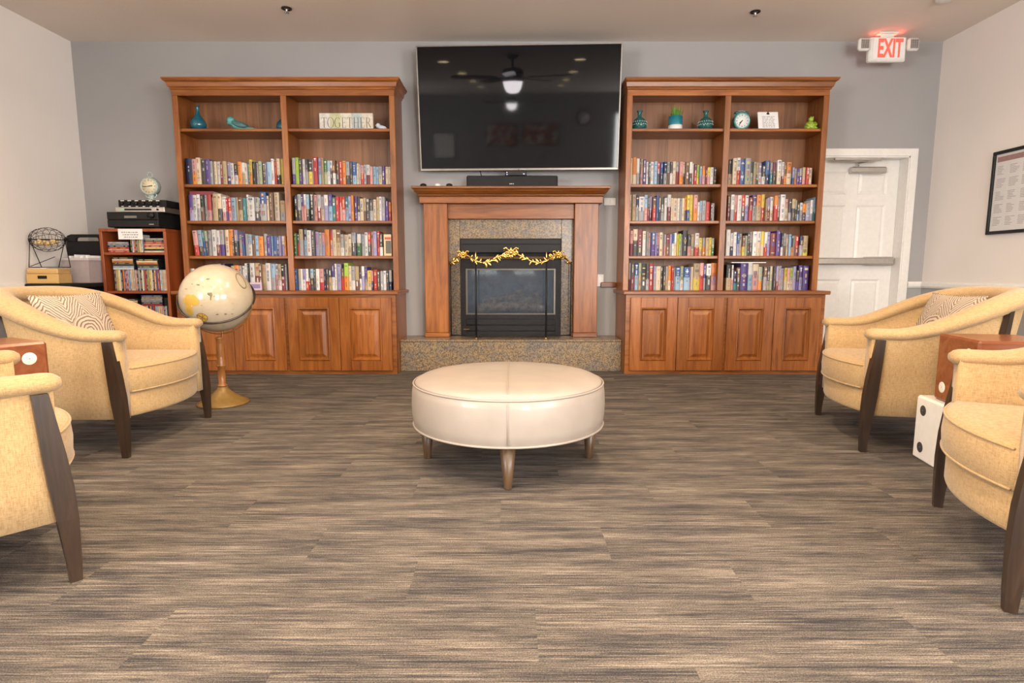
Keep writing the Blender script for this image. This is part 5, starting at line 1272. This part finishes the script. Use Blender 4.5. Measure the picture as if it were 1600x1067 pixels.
def fan(x, y, rz, lab):
    t = thing('ceiling_fan', lab, 'ceiling fan', (x, y, ZC), R(rz), 'ceiling fans')
    b = MB(); b.lathe([(.07, -.0005), (.065, -.03), (.02, -.045)], 20); b.build('canopy', M['blackm'], t)
    b = MB(); b.lathe([(.013, -.03), (.013, -.15)], 12); b.build('down_rod', M['blackm'], t)
    b = MB(); b.lathe([(.03, -.13), (.10, -.15), (.13, -.18), (.13, -.225), (.09, -.25), (.07, -.275)], 28); b.build('motor', M['blackm'], t)
    for k in range(5):
        a = 2*pi*k/5; Mx = Matrix.Rotation(a, 4, 'Z')
        b = MB(); b.cbox(.10, .24, -.016, .016, -.248, -.242, .002, M=Mx); b.build('blade_arm', M['blackm'], t)
        b = MB(); rg_ = []
        for r_, w in ((.20, .045), (.30, .062), (.55, .072), (.70, .066), (.735, .045), (.745, .02)): rg_.append([(r_, -w, -.244+w*.15), (r_, w, -.244-w*.15), (r_, w, -.238-w*.15), (r_, -w, -.238+w*.15)])
        b.loft(rg_, True, True, True, smooth=False, M=Mx); b.build('blade', M['dark'], t)
    b = MB(); b.lathe([(.12, -.285), (.115, -.30), (.10, -.36), (.075, -.40), (.04, -.415), (.001, -.418)], 28, cap=False); b.build('glass_bowl', M['fanglass'], t)
    b = MB(); b.lathe([(.07, -.272), (.123, -.277), (.123, -.287), (.11, -.287)], 28, cap=False); b.build('lamp_collar', M['blackm'], t)
fan(-.15, 3.42, 90, 'dark five-blade ceiling fan whose blade tip shows above television'); fan(-.65, -2.4, 70, 'dark five-blade ceiling fan near the rear wall')

# ------------------------------------------------------------------ rear wall things mirrored in the television
def rear_art(x0, x1, z0, z1, seed, lab):
    t = thing('abstract_picture', lab, 'picture', ((x0+x1)/2, YR+.002, z0), 0, 'abstract pictures'); w, h = x1-x0, z1-z0
    b = MB(); b.cbox(-w/2, w/2, 0, .03, 0, h, .004); b.build('canvas', M['satin'], t)
    rr = random.Random(seed); cl = [(.62, .58, .52), (.38, .08, .03), (.50, .22, .05), (.55, .50, .45), (.16, .10, .10), (.30, .06, .04)]
    nx, nz = 5, 4
    for i in range(nx):
        for j in range(nz):
            xa, xb = -w/2+.02+(w-.04)*i/nx, -w/2+.02+(w-.04)*(i+1)/nx; za, zb_ = .02+(h-.04)*j/nz, .02+(h-.04)*(j+1)/nz; q = [(xa, .0305, za), (xb, .0305, za), (xb, .0305, zb_), (xa, .0305, zb_)]
            k = rr.randrange(2); b = MB(); c1, c2 = rr.sample(cl, 2); b.usec = True
            b.add([q[k], q[k+1], q[k+2]], [(0, 1, 2)], 0, False, None, c1); b.add([q[k], q[k+2], q[(k+3) % 4]], [(0, 1, 2)], 0, False, None, c2); b.build('paint_patch', M['book'], t)
rear_art(-1.45, -.66, 1.84, 2.35, 1, 'left abstract picture on rear wall, mirrored in the television'); rear_art(-.50, .35, 1.85, 2.35, 6, 'right abstract picture on rear wall, mirrored in the television')
t = thing('wall_clock', 'round wall clock on rear wall, mirrored in the television', 'clock', (.96, YR+.002, 2.30), pi)
b = MB(); b.lathe([(.17, 0), (.18, .02), (.165, .03), (.155, .02), (.001, .018)], 32, M=Matrix.Translation((0, 0, .17)) @ Matrix.Rotation(pi/2, 4, 'X'), cap=False); b.build('case', M['black'], t)
dial(t, (0, .17), .15, -.02, 'paper', 'black', (10, 9))
t = thing('whiteboard', 'framed whiteboard on rear wall, mirrored at screen left', 'whiteboard', (-2.48, YR+.002, 1.55))
b = MB(); b.cbox(-.28, .28, 0, .02, 0, .62, .004); b.build('frame', M['black'], t)
b = MB(); b.box(-.255, .255, .02, .0215, .025, .595); b.build('board', M['paper'], t)
